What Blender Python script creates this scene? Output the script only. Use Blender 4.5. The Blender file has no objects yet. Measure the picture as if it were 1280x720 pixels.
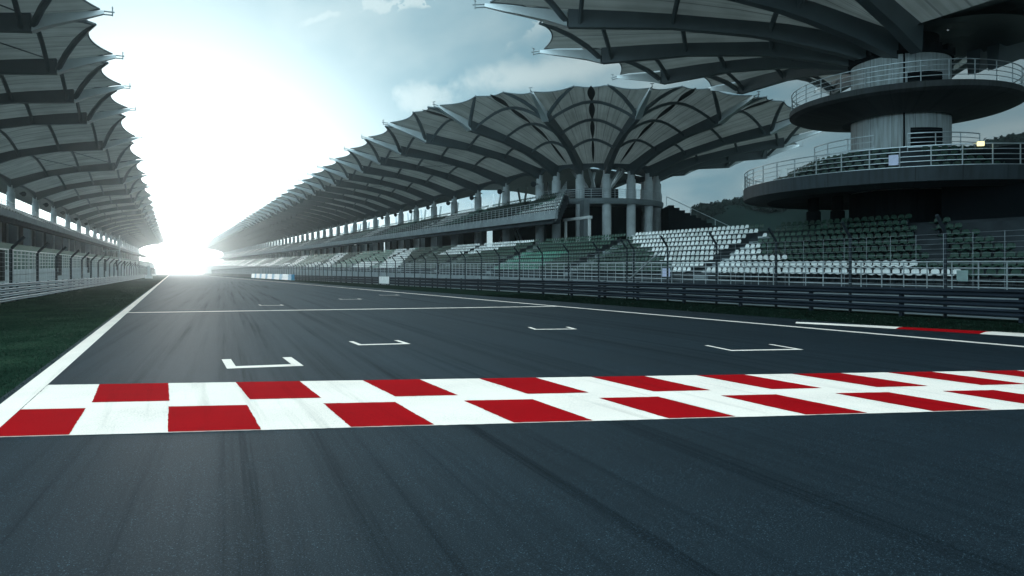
import bpy, math, random
from mathutils import Vector, Matrix
random.seed(11)
C = bpy.context.scene.collection
R = math.radians
PSI, F, CX, HY, CAMH, SL = R(26.3), 860.0, 640.0, 331.0, 1.7, 0.0104
SP, CP = math.sin(PSI), math.cos(PSI)

def gz(y):                      # the track falls gently away from the camera
    return -SL * y

def lerp(a, b, t):
    return a + (b - a) * t

def curve(pts, s):
    for (a, va), (b, vb) in zip(pts, pts[1:]):
        if s <= b:
            return lerp(va, vb, (s - a) / (b - a))
    return pts[-1][1]

# ------------------------------------------------------------------ mesh builder
class MB:
    def __init__(self):
        self.v, self.f, self.mi, self.cur = [], [], [], 0

    def add(self, vs, fs):
        b = len(self.v)
        self.v += [tuple(p) for p in vs]
        for f in fs:
            self.f.append([b + i for i in f])
            self.mi.append(self.cur)
        return self

    def hexa(self, p):          # p: 4 bottom ccw, 4 top ccw
        return self.add(p, [(3, 2, 1, 0), (4, 5, 6, 7), (0, 1, 5, 4), (1, 2, 6, 5), (2, 3, 7, 6), (3, 0, 4, 7)])

    def box(self, x0, x1, y0, y1, z0, z1):
        return self.hexa([(x0, y0, z0), (x1, y0, z0), (x1, y1, z0), (x0, y1, z0),
                          (x0, y0, z1), (x1, y0, z1), (x1, y1, z1), (x0, y1, z1)])

    def sbox(self, x0, x1, y0, y1, z0, z1):      # box that follows the fall of the ground
        a, b = gz(y0), gz(y1)
        return self.hexa([(x0, y0, a + z0), (x1, y0, a + z0), (x1, y1, b + z0), (x0, y1, b + z0),
                          (x0, y0, a + z1), (x1, y0, a + z1), (x1, y1, b + z1), (x0, y1, b + z1)])

    def quad(self, a, b, c, d):
        return self.add([a, b, c, d], [(0, 1, 2, 3)])

    def tube(self, pts, r, n=6, cap=True):
        pts = [Vector(p) for p in pts]
        rr = r if isinstance(r, (list, tuple)) else [r] * len(pts)
        vs, fs = [], []
        m = len(pts)
        for i, p in enumerate(pts):
            d = (pts[min(i + 1, m - 1)] - pts[max(i - 1, 0)]).normalized()
            up = Vector((0, 0, 1)) if abs(d.z) < .9 else Vector((1, 0, 0))
            a = d.cross(up).normalized(); b = a.cross(d).normalized()
            for k in range(n):
                t = 2 * math.pi * (k + .5) / n
                vs.append(p + (a * math.cos(t) + b * math.sin(t)) * rr[i])
        for i in range(m - 1):
            for k in range(n):
                k2 = (k + 1) % n
                fs.append((i * n + k, i * n + k2, (i + 1) * n + k2, (i + 1) * n + k))
        if cap:
            fs.append(tuple(range(n))); fs.append(tuple((m - 1) * n + k for k in reversed(range(n))))
        return self.add(vs, fs)

    def grid(self, fn, nu, nv):
        vs = [fn(i / nu, j / nv) for i in range(nu + 1) for j in range(nv + 1)]
        fs = [(i * (nv + 1) + j, (i + 1) * (nv + 1) + j, (i + 1) * (nv + 1) + j + 1, i * (nv + 1) + j + 1)
              for i in range(nu) for j in range(nv)]
        return self.add(vs, fs)

    def lathe(self, c, prof, n=48, a0=0.0, a1=2 * math.pi):
        full = abs(a1 - a0 - 2 * math.pi) < 1e-6
        m = n if full else n + 1
        vs = []
        for i in range(m):
            a = a0 + (a1 - a0) * i / n
            for r, z in prof:
                vs.append((c[0] + r * math.cos(a), c[1] + r * math.sin(a), z))
        k = len(prof); fs = []
        for i in range(n):
            i2 = (i + 1) % m
            for j in range(k - 1):
                fs.append((i * k + j, i2 * k + j, i2 * k + j + 1, i * k + j + 1))
        return self.add(vs, fs)

    def ribbon(self, secs):     # secs: list of 4-corner sections, closed into a beam
        vs = [p for s in secs for p in s]; fs = []
        for i in range(len(secs) - 1):
            for k in range(4):
                k2 = (k + 1) % 4
                fs.append((i * 4 + k, i * 4 + k2, (i + 1) * 4 + k2, (i + 1) * 4 + k))
        fs.append((3, 2, 1, 0)); e = (len(secs) - 1) * 4; fs.append((e, e + 1, e + 2, e + 3))
        return self.add(vs, fs)

    def mesh(self, name, mats, smooth=False):
        me = bpy.data.meshes.new(name)
        me.from_pydata(self.v, [], self.f)
        for m in (mats if isinstance(mats, (list, tuple)) else [mats]):
            me.materials.append(m)
        if any(self.mi):
            me.polygons.foreach_set('material_index', self.mi)
        if smooth:
            me.polygons.foreach_set('use_smooth', [True] * len(me.polygons))
        me.update()
        return me

def tag(o, label=None, cat=None, group=None, kind=None):
    for k, v in (('label', label), ('category', cat), ('group', group), ('kind', kind)):
        if v:
            o[k] = v
    return o

def link(name, me, parent=None, loc=None):
    o = bpy.data.objects.new(name, me); C.objects.link(o)
    if loc: o.location = loc
    if parent is not None: o.parent = parent
    return o

def obj(name, mb, mats, parent=None, smooth=False):
    return link(name, mb.mesh(name, mats, smooth), parent)

def empty(name, label, cat, loc=(0, 0, 0), group=None):
    o = bpy.data.objects.new(name, None); C.objects.link(o); o.location = loc
    return tag(o, label, cat, group)

# parts are modelled in world coordinates; things stand at the origin of their Empty
def part(name, mb, mats, thing, smooth=False, offset=None):
    off = thing.location if thing.parent is None else Vector((0, 0, 0))
    if off.length > 1e-6:
        mb.v = [(p[0] - off.x, p[1] - off.y, p[2] - off.z) for p in mb.v]
    return obj(name, mb, mats, thing, smooth)

def sub(name, mb, mats, parent, smooth=False):
    top = parent
    while top.parent is not None: top = top.parent
    off = top.location
    if off.length > 1e-6:
        mb.v = [(p[0] - off.x, p[1] - off.y, p[2] - off.z) for p in mb.v]
    return obj(name, mb, mats, parent, smooth)

# ------------------------------------------------------------------ materials
def new_mat(name):
    m = bpy.data.materials.new(name); m.use_nodes = True
    nt = m.node_tree; nt.nodes.clear()
    out = nt.nodes.new('ShaderNodeOutputMaterial')
    return m, nt, out

def N(nt, t, **kw):
    n = nt.nodes.new(t)
    for k, v in kw.items():
        if k.startswith('i_'):
            n.inputs[k[2:].replace('_', ' ')].default_value = v
        else:
            setattr(n, k, v)
    return n

def ramp(nt, fac, stops):
    r = nt.nodes.new('ShaderNodeValToRGB')
    els = r.color_ramp.elements
    while len(els) < len(stops): els.new(.5)
    for e, (p, c) in zip(els, stops):
        e.position = p; e.color = (*c, 1) if len(c) == 3 else c
    nt.links.new(fac, r.inputs[0])
    return r.outputs[0]

def plain(name, col, rough=.6, metal=0., var=.25, scale=1.5, spec=.5, bump=0., stretch=(1, 1, 1)):
    m, nt, out = new_mat(name)
    b = N(nt, 'ShaderNodeBsdfPrincipled'); b.inputs['Roughness'].default_value = rough
    b.inputs['Metallic'].default_value = metal; b.inputs['Specular IOR Level'].default_value = spec
    tc = N(nt, 'ShaderNodeTexCoord'); mp = N(nt, 'ShaderNodeMapping'); mp.inputs['Scale'].default_value = stretch
    nt.links.new(tc.outputs['Object'], mp.inputs[0])
    no = N(nt, 'ShaderNodeTexNoise'); no.inputs['Scale'].default_value = scale; no.inputs['Detail'].default_value = 6
    nt.links.new(mp.outputs[0], no.inputs['Vector'])
    lo = tuple(c * (1 - var) for c in col); hi = tuple(min(1, c * (1 + var)) for c in col)
    c = ramp(nt, no.outputs[0], [(.3, lo), (.7, hi)])
    nt.links.new(c, b.inputs['Base Color'])
    if bump:
        bp = N(nt, 'ShaderNodeBump'); bp.inputs['Strength'].default_value = bump
        nt.links.new(no.outputs[0], bp.inputs['Height']); nt.links.new(bp.outputs[0], b.inputs['Normal'])
    nt.links.new(b.outputs[0], out.inputs[0])
    return m

def mat_asphalt():
    m, nt, out = new_mat('asphalt')
    L = nt.links.new
    b = N(nt, 'ShaderNodeBsdfPrincipled')
    g = N(nt, 'ShaderNodeNewGeometry')
    def noise(vec_scale, scale, detail=6, rough=.55, dist=0.):
        mp = N(nt, 'ShaderNodeMapping'); mp.inputs['Scale'].default_value = vec_scale
        L(g.outputs['Position'], mp.inputs[0])
        no = N(nt, 'ShaderNodeTexNoise'); no.inputs['Scale'].default_value = scale
        no.inputs['Detail'].default_value = detail; no.inputs['Roughness'].default_value = rough
        no.inputs['Distortion'].default_value = dist
        L(mp.outputs[0], no.inputs['Vector'])
        return no.outputs[0]
    agg = noise((1, 1, 1), 95, 4, .75)             # aggregate
    big = noise((1, .25, 1), .5, 6, .6)           # patches
    # tyre streaks: long along the track, bending gently towards the far right
    sep = N(nt, 'ShaderNodeSeparateXYZ'); L(g.outputs['Position'], sep.inputs[0])
    bend = N(nt, 'ShaderNodeMath', operation='MULTIPLY'); bend.inputs[1].default_value = -.065
    L(sep.outputs[1], bend.inputs[0])
    sx = N(nt, 'ShaderNodeMath', operation='ADD'); L(sep.outputs[0], sx.inputs[0]); L(bend.outputs[0], sx.inputs[1])
    cmb = N(nt, 'ShaderNodeCombineXYZ'); L(sx.outputs[0], cmb.inputs[0])
    ys = N(nt, 'ShaderNodeMath', operation='MULTIPLY'); ys.inputs[1].default_value = .011; L(sep.outputs[1], ys.inputs[0])
    L(ys.outputs[0], cmb.inputs[1])
    st = N(nt, 'ShaderNodeTexNoise'); st.inputs['Scale'].default_value = 2.6; st.inputs['Detail'].default_value = 7
    st.inputs['Roughness'].default_value = .68; L(cmb.outputs[0], st.inputs['Vector'])
    streak = ramp(nt, st.outputs[0], [(.36, (0, 0, 0)), (.44, (.7, .7, .7)), (.55, (1, 1, 1))])
    # rubbered-in racing line: where the streaks are strong
    lane = N(nt, 'ShaderNodeTexNoise'); lane.inputs['Scale'].default_value = .22; lane.inputs['Detail'].default_value = 2
    L(cmb.outputs[0], lane.inputs['Vector'])
    lm = ramp(nt, lane.outputs[0], [(.4, (1, 1, 1)), (.64, (.3, .3, .3))])
    mixs = N(nt, 'ShaderNodeMix', data_type='RGBA'); L(lm, mixs.inputs[0])
    mixs.inputs[6].default_value = (1, 1, 1, 1); L(streak, mixs.inputs[7])
    base = ramp(nt, agg, [(.34, (.0015, .0022, .003)), (.5, (.004, .0075, .011)), (.6, (.011, .02, .028)), (.7, (.13, .2, .25))])
    pat = ramp(nt, big, [(.3, (.75, .75, .75)), (.7, (1.25, 1.25, 1.25))])
    m1 = N(nt, 'ShaderNodeMix', data_type='RGBA', blend_type='MULTIPLY'); m1.inputs[0].default_value = 1
    L(base, m1.inputs[6]); L(pat, m1.inputs[7])
    m2 = N(nt, 'ShaderNodeMix', data_type='RGBA', blend_type='MULTIPLY'); m2.inputs[0].default_value = .45
    L(m1.outputs[2], m2.inputs[6]); L(mixs.outputs[2], m2.inputs[7])
    L(m2.outputs[2], b.inputs['Base Color'])
    rr = ramp(nt, mixs.outputs[2], [(0, (.72, .72, .72)), (1, (.64, .64, .64))])
    L(rr, b.inputs['Roughness'])
    L(ramp(nt, mixs.outputs[2], [(0, (.08, .08, .08)), (1, (.2, .2, .2))]), b.inputs['Specular IOR Level'])
    b.inputs['Specular Tint'].default_value = (.6, .85, 1, 1)
    bp = N(nt, 'ShaderNodeBump'); bp.inputs['Strength'].default_value = .4; bp.inputs['Distance'].default_value = .005
    L(agg, bp.inputs['Height']); L(bp.outputs[0], b.inputs['Normal'])
    L(b.outputs[0], out.inputs[0])
    return m

def mat_paint(name, col, wear=.5):
    """road paint: worn through to the asphalt in specks"""
    m, nt, out = new_mat(name)
    L = nt.links.new
    b = N(nt, 'ShaderNodeBsdfPrincipled'); b.inputs['Roughness'].default_value = .9
    b.inputs['Specular IOR Level'].default_value = .02
    g = N(nt, 'ShaderNodeNewGeometry')
    n1 = N(nt, 'ShaderNodeTexNoise'); n1.inputs['Scale'].default_value = 60; n1.inputs['Detail'].default_value = 4
    n2 = N(nt, 'ShaderNodeTexNoise'); n2.inputs['Scale'].default_value = .9; n2.inputs['Detail'].default_value = 6
    L(g.outputs['Position'], n1.inputs['Vector']); L(g.outputs['Position'], n2.inputs['Vector'])
    ad = N(nt, 'ShaderNodeMath', operation='MULTIPLY_ADD'); L(n2.outputs[0], ad.inputs[0]); ad.inputs[1].default_value = .6; L(n1.outputs[0], ad.inputs[2])
    c = ramp(nt, ad.outputs[0], [(.46, tuple(x * .25 for x in col)), (.58, tuple(x * .82 for x in col)), (.9, col)])
    mp = N(nt, 'ShaderNodeMapping'); mp.inputs['Scale'].default_value = (3.2, .12, 1); mp.inputs['Rotation'].default_value = (0, 0, R(4)); L(g.outputs['Position'], mp.inputs[0])
    n3 = N(nt, 'ShaderNodeTexNoise'); n3.inputs['Scale'].default_value = 1.0; n3.inputs['Detail'].default_value = 7; n3.inputs['Roughness'].default_value = .65; L(mp.outputs[0], n3.inputs['Vector'])
    mk = ramp(nt, n3.outputs[0], [(.34, (.84, .84, .84)), (.46, (1, 1, 1))])
    mu = N(nt, 'ShaderNodeMix', data_type='RGBA', blend_type='MULTIPLY'); mu.inputs[0].default_value = 1; L(c, mu.inputs[6]); L(mk, mu.inputs[7])
    L(mu.outputs[2], b.inputs['Base Color'])
    bp = N(nt, 'ShaderNodeBump'); bp.inputs['Strength'].default_value = .25; bp.inputs['Distance'].default_value = .004
    L(n1.outputs[0], bp.inputs['Height']); L(bp.outputs[0], b.inputs['Normal'])
    L(b.outputs[0], out.inputs[0])
    return m

def mat_membrane():
    m, nt, out = new_mat('roof_membrane')
    L = nt.links.new
    tc = N(nt, 'ShaderNodeTexCoord')
    no = N(nt, 'ShaderNodeTexNoise'); no.inputs['Scale'].default_value = .35; no.inputs['Detail'].default_value = 6
    L(tc.outputs['Object'], no.inputs['Vector'])
    c = ramp(nt, no.outputs[0], [(.3, (.42, .43, .41)), (.7, (.6, .61, .58))])
    at = N(nt, 'ShaderNodeAttribute'); at.attribute_name = 'panel'
    sx = N(nt, 'ShaderNodeSeparateXYZ'); L(at.outputs['Vector'], sx.inputs[0])
    mu = N(nt, 'ShaderNodeMath', operation='MULTIPLY'); L(sx.outputs[1], mu.inputs[0]); mu.inputs[1].default_value = 7
    fr = N(nt, 'ShaderNodeMath', operation='PINGPONG'); L(mu.outputs[0], fr.inputs[0]); fr.inputs[1].default_value = .5
    seam = ramp(nt, fr.outputs[0], [(0, (.6, .6, .6)), (.035, (.62, .62, .62)), (.05, (1, 1, 1))])
    # rain dirt running down from the seams
    cm = N(nt, 'ShaderNodeMapping'); cm.inputs['Scale'].default_value = (1.2, 14, 1); L(at.outputs['Vector'], cm.inputs[0])
    n4 = N(nt, 'ShaderNodeTexNoise'); n4.inputs['Scale'].default_value = 2.2; n4.inputs['Detail'].default_value = 5; L(cm.outputs[0], n4.inputs['Vector'])
    dirt = ramp(nt, n4.outputs[0], [(.35, (.74, .74, .72)), (.6, (1, 1, 1))])
    ma = N(nt, 'ShaderNodeMix', data_type='RGBA', blend_type='MULTIPLY'); ma.inputs[0].default_value = 1; L(c, ma.inputs[6]); L(seam, ma.inputs[7])
    mb_ = N(nt, 'ShaderNodeMix', data_type='RGBA', blend_type='MULTIPLY'); mb_.inputs[0].default_value = 1; L(ma.outputs[2], mb_.inputs[6]); L(dirt, mb_.inputs[7])
    c = mb_.outputs[2]
    d = N(nt, 'ShaderNodeBsdfDiffuse'); t = N(nt, 'ShaderNodeBsdfTranslucent')
    L(c, d.inputs[0]); L(c, t.inputs[0])
    mx = N(nt, 'ShaderNodeMixShader'); mx.inputs[0].default_value = .09
    L(d.outputs[0], mx.inputs[1]); L(t.outputs[0], mx.inputs[2]); L(mx.outputs[0], out.inputs[0])
    return m

def mat_grass():
    m, nt, out = new_mat('grass')
    L = nt.links.new
    b = N(nt, 'ShaderNodeBsdfPrincipled'); b.inputs['Roughness'].default_value = 1; b.inputs['Specular IOR Level'].default_value = 0
    g = N(nt, 'ShaderNodeNewGeometry')
    n1 = N(nt, 'ShaderNodeTexNoise'); n1.inputs['Scale'].default_value = 14; n1.inputs['Detail'].default_value = 6
    n2 = N(nt, 'ShaderNodeTexNoise'); n2.inputs['Scale'].default_value = .5; n2.inputs['Detail'].default_value = 5
    L(g.outputs['Position'], n1.inputs['Vector']); L(g.outputs['Position'], n2.inputs['Vector'])
    ad = N(nt, 'ShaderNodeMath', operation='ADD'); L(n1.outputs[0], ad.inputs[0]); L(n2.outputs[0], ad.inputs[1])
    c = ramp(nt, ad.outputs[0], [(.75, (.009, .022, .012)), (1.0, (.022, .05, .022)), (1.0, (.04, .075, .03))])
    mm = N(nt, 'ShaderNodeMath', operation='MULTIPLY'); mm.inputs[1].default_value = .5; L(ad.outputs[0], mm.inputs[0])
    c = ramp(nt, mm.outputs[0], [(.36, (.005, .012, .008)), (.5, (.012, .028, .018)), (.64, (.026, .05, .03))])
    L(c, b.inputs['Base Color'])
    bp = N(nt, 'ShaderNodeBump'); bp.inputs['Strength'].default_value = .8; bp.inputs['Distance'].default_value = .05
    L(n1.outputs[0], bp.inputs['Height']); L(bp.outputs[0], b.inputs['Normal'])
    L(b.outputs[0], out.inputs[0])
    return m

M_ASPH = mat_asphalt()
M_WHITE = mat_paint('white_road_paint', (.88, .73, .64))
M_RED = mat_paint('red_road_paint', (.33, .003, .006))
M_GRASS = mat_grass()
M_MEMB = mat_membrane()
M_STEEL = plain('roof_steel', (.085, .108, .118), .5, 0, .12, .8)
M_SPAR = plain('tip_spar_steel', (.62, .66, .67), .4, 0, .1, .8)
M_COL2 = plain('bracket_steel', (.22, .25, .26), .5)
M_SOIL = plain('dark_turf', (.008, .016, .011), 1, 0, .5, 3, spec=0)  # darker turf tone of the strip below the right guard rail
M_DARKFAB = plain('black_flap_fabric', (.012, .012, .013), .8)
M_COL = plain('column_concrete', (.6, .63, .64), .6, 0, .15, 1.2)
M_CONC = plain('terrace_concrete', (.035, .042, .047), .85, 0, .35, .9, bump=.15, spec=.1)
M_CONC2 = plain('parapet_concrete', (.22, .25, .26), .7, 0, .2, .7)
M_WALL = plain('pit_wall_paint', (.52, .57, .58), .65, 0, .15, .6)
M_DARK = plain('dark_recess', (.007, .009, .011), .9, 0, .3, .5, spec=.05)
M_RAIL = plain('galvanised_rail', (.5, .54, .56), .35, .6, .15, 4)
M_ARMCO = plain('guard_rail_steel', (.014, .02, .028), .65, .05, .3, 1.3, spec=.08, stretch=(3, .35, 3))
M_POST = plain('fence_post_steel', (.02, .027, .033), .6, .1, .3, 3, spec=.15)
M_WIRE = plain('fence_wire', (.3, .33, .35), .5, .4)
M_SEATW = plain('white_seat_plastic', (.78, .79, .77), .38, 0, .1, 3)
M_SEATG = plain('green_seat_plastic', (.008, .045, .028), .5, 0, .35, .35)
M_SEATL = plain('pale_green_seat_plastic', (.035, .17, .115), .4, 0, .3, .3)
for _m in (M_SEATW, M_SEATG, M_SEATL):
    _nt = _m.node_tree; _b = next(n for n in _nt.nodes if n.type == 'BSDF_PRINCIPLED'); _src = _b.inputs['Base Color'].links[0].from_socket
    _g = N(_nt, 'ShaderNodeNewGeometry'); _v = ramp(_nt, _g.outputs['Random Per Island'], [(0, (.62, .64, .62)), (.25, (.9, .9, .9)), (1, (1.08, 1.08, 1.08))])
    _x = N(_nt, 'ShaderNodeMix', data_type='RGBA', blend_type='MULTIPLY'); _x.inputs[0].default_value = 1
    _nt.links.new(_src, _x.inputs[6]); _nt.links.new(_v, _x.inputs[7]); _nt.links.new(_x.outputs[2], _b.inputs['Base Color'])
M_CYAN = plain('blue_barrier_plastic', (.02, .25, .42), .45, 0, .15)
M_WHITEP = plain('white_plastic', (.75, .76, .75), .45, 0, .1)
M_HILL = plain('hill_woodland', (.006, .012, .011), 1, 0, .5, .06, spec=0)
M_LEAF = plain('far_leaves', (.006, .012, .01), 1, 0, .5, .2, spec=0)
M_HUB = plain('hub_plaster', (.5, .54, .55), .6, 0, .2, .35, stretch=(1, 1, .3))
M_GREENP = plain('green_wall_paint', (.02, .1, .065), .6, 0, .2, .5)
M_GLASS = plain('dark_window_glass', (.01, .012, .014), .08, 0, .1, 1, spec=.7)
M_LAV = plain('laminated_notice', (.62, .62, .8), .4, 0, .08, 8)

def jointed(m, n_joints, width, z_joint=None):
    nt = m.node_tree; L = nt.links.new
    b = next(n for n in nt.nodes if n.type == 'BSDF_PRINCIPLED'); src = b.inputs['Base Color'].links[0].from_socket
    tc = N(nt, 'ShaderNodeTexCoord'); sp = N(nt, 'ShaderNodeSeparateXYZ'); L(tc.outputs['Object'], sp.inputs[0])
    an = N(nt, 'ShaderNodeMath', operation='ARCTAN2'); L(sp.outputs[1], an.inputs[0]); L(sp.outputs[0], an.inputs[1])
    mu = N(nt, 'ShaderNodeMath', operation='MULTIPLY'); L(an.outputs[0], mu.inputs[0]); mu.inputs[1].default_value = n_joints / (2 * math.pi)
    pp = N(nt, 'ShaderNodeMath', operation='PINGPONG'); L(mu.outputs[0], pp.inputs[0]); pp.inputs[1].default_value = .5
    j = ramp(nt, pp.outputs[0], [(0, (.45, .45, .45)), (width, (.5, .5, .5)), (width * 1.4, (1, 1, 1))])
    cv = N(nt, 'ShaderNodeCombineXYZ'); L(mu.outputs[0], cv.inputs[0]); L(sp.outputs[2], cv.inputs[1])
    mp = N(nt, 'ShaderNodeMapping'); mp.inputs['Scale'].default_value = (6, .35, 1); L(cv.outputs[0], mp.inputs[0])
    no = N(nt, 'ShaderNodeTexNoise'); no.inputs['Scale'].default_value = 1.5; no.inputs['Detail'].default_value = 6; L(mp.outputs[0], no.inputs['Vector'])
    st = ramp(nt, no.outputs[0], [(.34, (.66, .65, .62)), (.58, (1, 1, 1))])
    for k in (j, st):
        x = N(nt, 'ShaderNodeMix', data_type='RGBA', blend_type='MULTIPLY'); x.inputs[0].default_value = 1
        L(src, x.inputs[6]); L(k, x.inputs[7]); src = x.outputs[2]
    L(src, b.inputs['Base Color'])
    return m
jointed(M_HUB, 14, .012)

def emis(name, col, s):
    m, nt, out = new_mat(name)
    e = N(nt, 'ShaderNodeEmission'); e.inputs[0].default_value = (*col, 1); e.inputs[1].default_value = s
    nt.links.new(e.outputs[0], out.inputs[0]); return m
M_LAMP = emis('emergency_lamp', (1, .93, .45), .8)

# ------------------------------------------------------------------ ground, track, markings
def strip(name, xa, xb, y0, y1, dz, mat, n=1, kind='structure'):
    mb = MB(); ys = [lerp(y0, y1, i / n) for i in range(n + 1)]
    for a, b in zip(ys, ys[1:]):
        mb.quad((xa, a, gz(a) + dz), (xb, a, gz(a) + dz), (xb, b, gz(b) + dz), (xa, b, gz(b) + dz))
    return tag(obj(name, mb, mat), kind=kind)

M_GROUND = plain('dry_ground', (.045, .06, .05), .9, 0, .35, .12)
strip('ground', -900, 900, -120, 1700, -.03, M_GROUND)
strip('track', -2.1, 19.3, -60, 1300, 0, M_ASPH)
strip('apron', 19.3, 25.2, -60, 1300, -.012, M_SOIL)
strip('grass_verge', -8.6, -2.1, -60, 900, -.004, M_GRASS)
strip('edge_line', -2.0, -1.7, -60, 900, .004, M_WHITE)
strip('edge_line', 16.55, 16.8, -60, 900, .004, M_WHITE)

def rough(pts, step=.06, amp=.0028):
    out = []
    for a, b in zip(pts, pts[1:] + pts[:1]):
        n = max(1, int(math.dist(a, b) / step))
        for i in range(n):
            t = i / n
            out.append((lerp(a[0], b[0], t) + random.gauss(0, amp), lerp(a[1], b[1], t) + random.gauss(0, amp)))
    return out

def ground_poly(mb, pts, dz=.004, ragged=False):
    if ragged: pts = rough(list(pts))
    vs = [(x, y, gz(y) + dz) for x, y in pts]
    mb.add(vs, [tuple(range(len(vs)))])

def line_at(c0, c1):            # y as a function of x
    return lambda x: c0 + c1 * x
L_BACK, L_MID, L_MID2, L_FRONT = line_at(11.80, -.414), line_at(10.15, -.3945), line_at(9.72, -.396), line_at(8.15, -.3725)
mb = MB()
edge = [(x, L_FRONT(x)) for x in (-1.69, 4, 10, 16.5)] + [(x, L_BACK(x)) for x in (16.5, 10, 4, -1.69)]
ground_poly(mb, edge, .005, True)
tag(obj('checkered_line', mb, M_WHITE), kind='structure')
back_edges = [-.99, -.05, .88, 1.78, 2.67, 3.49, 4.35, 5.18, 6.0, 6.8, 7.59, 8.32, 9.06, 9.82, 10.55, 11.25, 11.93, 12.62, 13.3, 13.98, 14.66, 15.3, 15.9, 16.5]
front_edges = [-1.69, -.97, -.04, .86, 1.75, 2.6, 3.43, 4.27, 5.1, 5.85, 6.65, 7.37, 8.15, 8.86, 9.6, 10.3, 11.0, 11.7, 12.4, 13.1, 13.8, 14.5, 15.2, 15.9, 16.5]
mb = MB()
for i in range(0, len(back_edges) - 1, 2):
    a, b = back_edges[i], back_edges[i + 1]; k = .05
    ground_poly(mb, [(a + k, L_MID(a + k)), (b + k * .4, L_MID(b)), (b, L_BACK(b) - .02), (a, L_BACK(a) - .02)], .009, True)
for i in range(0, len(front_edges) - 1, 2):
    a, b = front_edges[i], front_edges[i + 1]
    ground_poly(mb, [(a, L_FRONT(a) + .02), (b, L_FRONT(b) + .02), (b, L_MID2(b)), (a, L_MID2(a))], .009, True)
tag(obj('checkered_line_squares', mb, M_RED), kind='structure')
mb = MB(); ground_poly(mb, [(-1.7, 33.45), (16.55, 28.5), (16.55, 28.95), (-1.7, 33.9)]); tag(obj('start_line', mb, M_WHITE), kind='structure')

def slot(x0, y0, dx, dy, w=.09, leg=.95, wl=.17, lx=0, ly=1):
    """grid box: a bar from (x0,y0) along (dx,dy) with a leg at each end pointing up-track"""
    L = math.hypot(dx, dy); ux, uy = dx / L, dy / L; px, py = lx, ly
    mb = MB()
    ground_poly(mb, [(x0, y0), (x0 + dx, y0 + dy), (x0 + dx + px * w * 3, y0 + dy + py * w * 3), (x0 + px * w * 3, y0 + py * w * 3)])
    for s in (0, 1):
        bx, by = x0 + dx * s, y0 + dy * s
        e = wl if s == 0 else -wl
        q = [(bx + px * w * 3, by + py * w * 3), (bx + ux * e + px * w * 3, by + uy * e + py * w * 3),
             (bx + ux * e + px * leg, by + uy * e + py * leg), (bx + px * leg, by + py * leg)]
        if s == 1: q.reverse()
        ground_poly(mb, q)
    return tag(obj('grid_slot', mb, M_WHITE), kind='structure')
slot(.87, 13.12, 1.27, -.27, leg=1.45, w=.1)
slot(3.87, 15.85, 1.16, -.32, leg=1.0, wl=.11, w=.07)
slot(9.43, 17.6, 1.15, -.48, leg=.85, wl=.1, w=.06, lx=.25)
slot(10.55, 10.92, 1.5, -.55, leg=1.1, wl=.09, w=.05, lx=.22)
slot(4.05, 37.3, 1.1, -.6, leg=1.0, wl=.12)
slot(9.4, 42.8, 1.2, -.4, leg=1.0, wl=.12)
slot(13.6, 48.6, 1.2, -.4, leg=1.0, wl=.12)

# red and white kerb beside the right edge line
def kerb(name, y0, y1, mat):
    mb = MB(); n = 8
    def X(y): return 17.75 + 1.45 * min(1, max(0, (15.6 - y) / 6.5)) ** .8
    def W(y): return .05 + .55 * min(1, max(0, (15.6 - y) / 5))
    for i in range(n):
        a, b = lerp(y0, y1, i / n), lerp(y0, y1, (i + 1) / n)
        p = lambda y, s, z: (X(y) + s * W(y), y, gz(y) + z)
        mb.quad(p(a, 0, .006), p(b, 0, .006), p(b, .5, .05), p(a, .5, .05))
        mb.quad(p(a, .5, .05), p(b, .5, .05), p(b, 1, .045), p(a, 1, .045))
        mb.quad(p(a, 1, .045), p(b, 1, .045), p(b, 1.02, -.03), p(a, 1.02, -.03))
    return tag(obj(name, mb, mat), kind='structure')
kerb('kerb', 15.6, 12.75, M_WHITE); kerb('kerb', 12.75, 10.7, M_RED)
kerb('kerb', 10.7, 8.6, M_WHITE); kerb('kerb', 8.6, 6.5, M_RED); kerb('kerb', 6.5, 3.5, M_WHITE); kerb('kerb', 3.5, 1.0, M_RED)

# blades of grass on the left verge
def blades(name, x0, x1, y0, y1, n, hmin, hmax, power=1.7, mat=None):
    mb = MB()
    for _ in range(n):
        t = random.random() ** power
        y = lerp(y0, y1, t); x = random.uniform(x0, x1); h = random.uniform(hmin, hmax); a = random.uniform(0, math.pi)
        w = .006 + .03 * t; dx, dy = math.cos(a) * w, math.sin(a) * w; z = gz(y) - .01
        lx, ly = random.gauss(0, .3) * h, random.gauss(0, .3) * h
        mb.add([(x - dx, y - dy, z), (x + dx, y + dy, z), (x + lx, y + ly, z + h)], [(0, 1, 2)])
    return tag(obj(name, mb, mat or M_GRASS), kind='stuff')
tag(blades('grass', -8.3, -2.02, 7, 170, 140000, .015, .04, 2.6), 'short dark green grass on the verge left of the track')
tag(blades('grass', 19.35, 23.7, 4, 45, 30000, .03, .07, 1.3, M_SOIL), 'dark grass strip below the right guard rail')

# ------------------------------------------------------------------ canopy roofs
BOT = [(0, 12.45), (.1, 13.35), (.27, 14.6), (.5, 15.5), (.77, 16.0), (.9, 16.95), (1, 17.75)]
TOP = [(0, 13.9), (.1, 14.5), (.21, 15.2), (.54, 16.5), (.77, 17.15), (1, 18.1)]
WID = [(0, .38), (.5, .3), (.77, .26), (1, .1)]
KNEE = .77
DS = [0, .05, .1, .16, .22, .3, .4, .5, .6, .7, .77]
SP2 = [.77, .83, .89, .95, 1.0]

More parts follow.
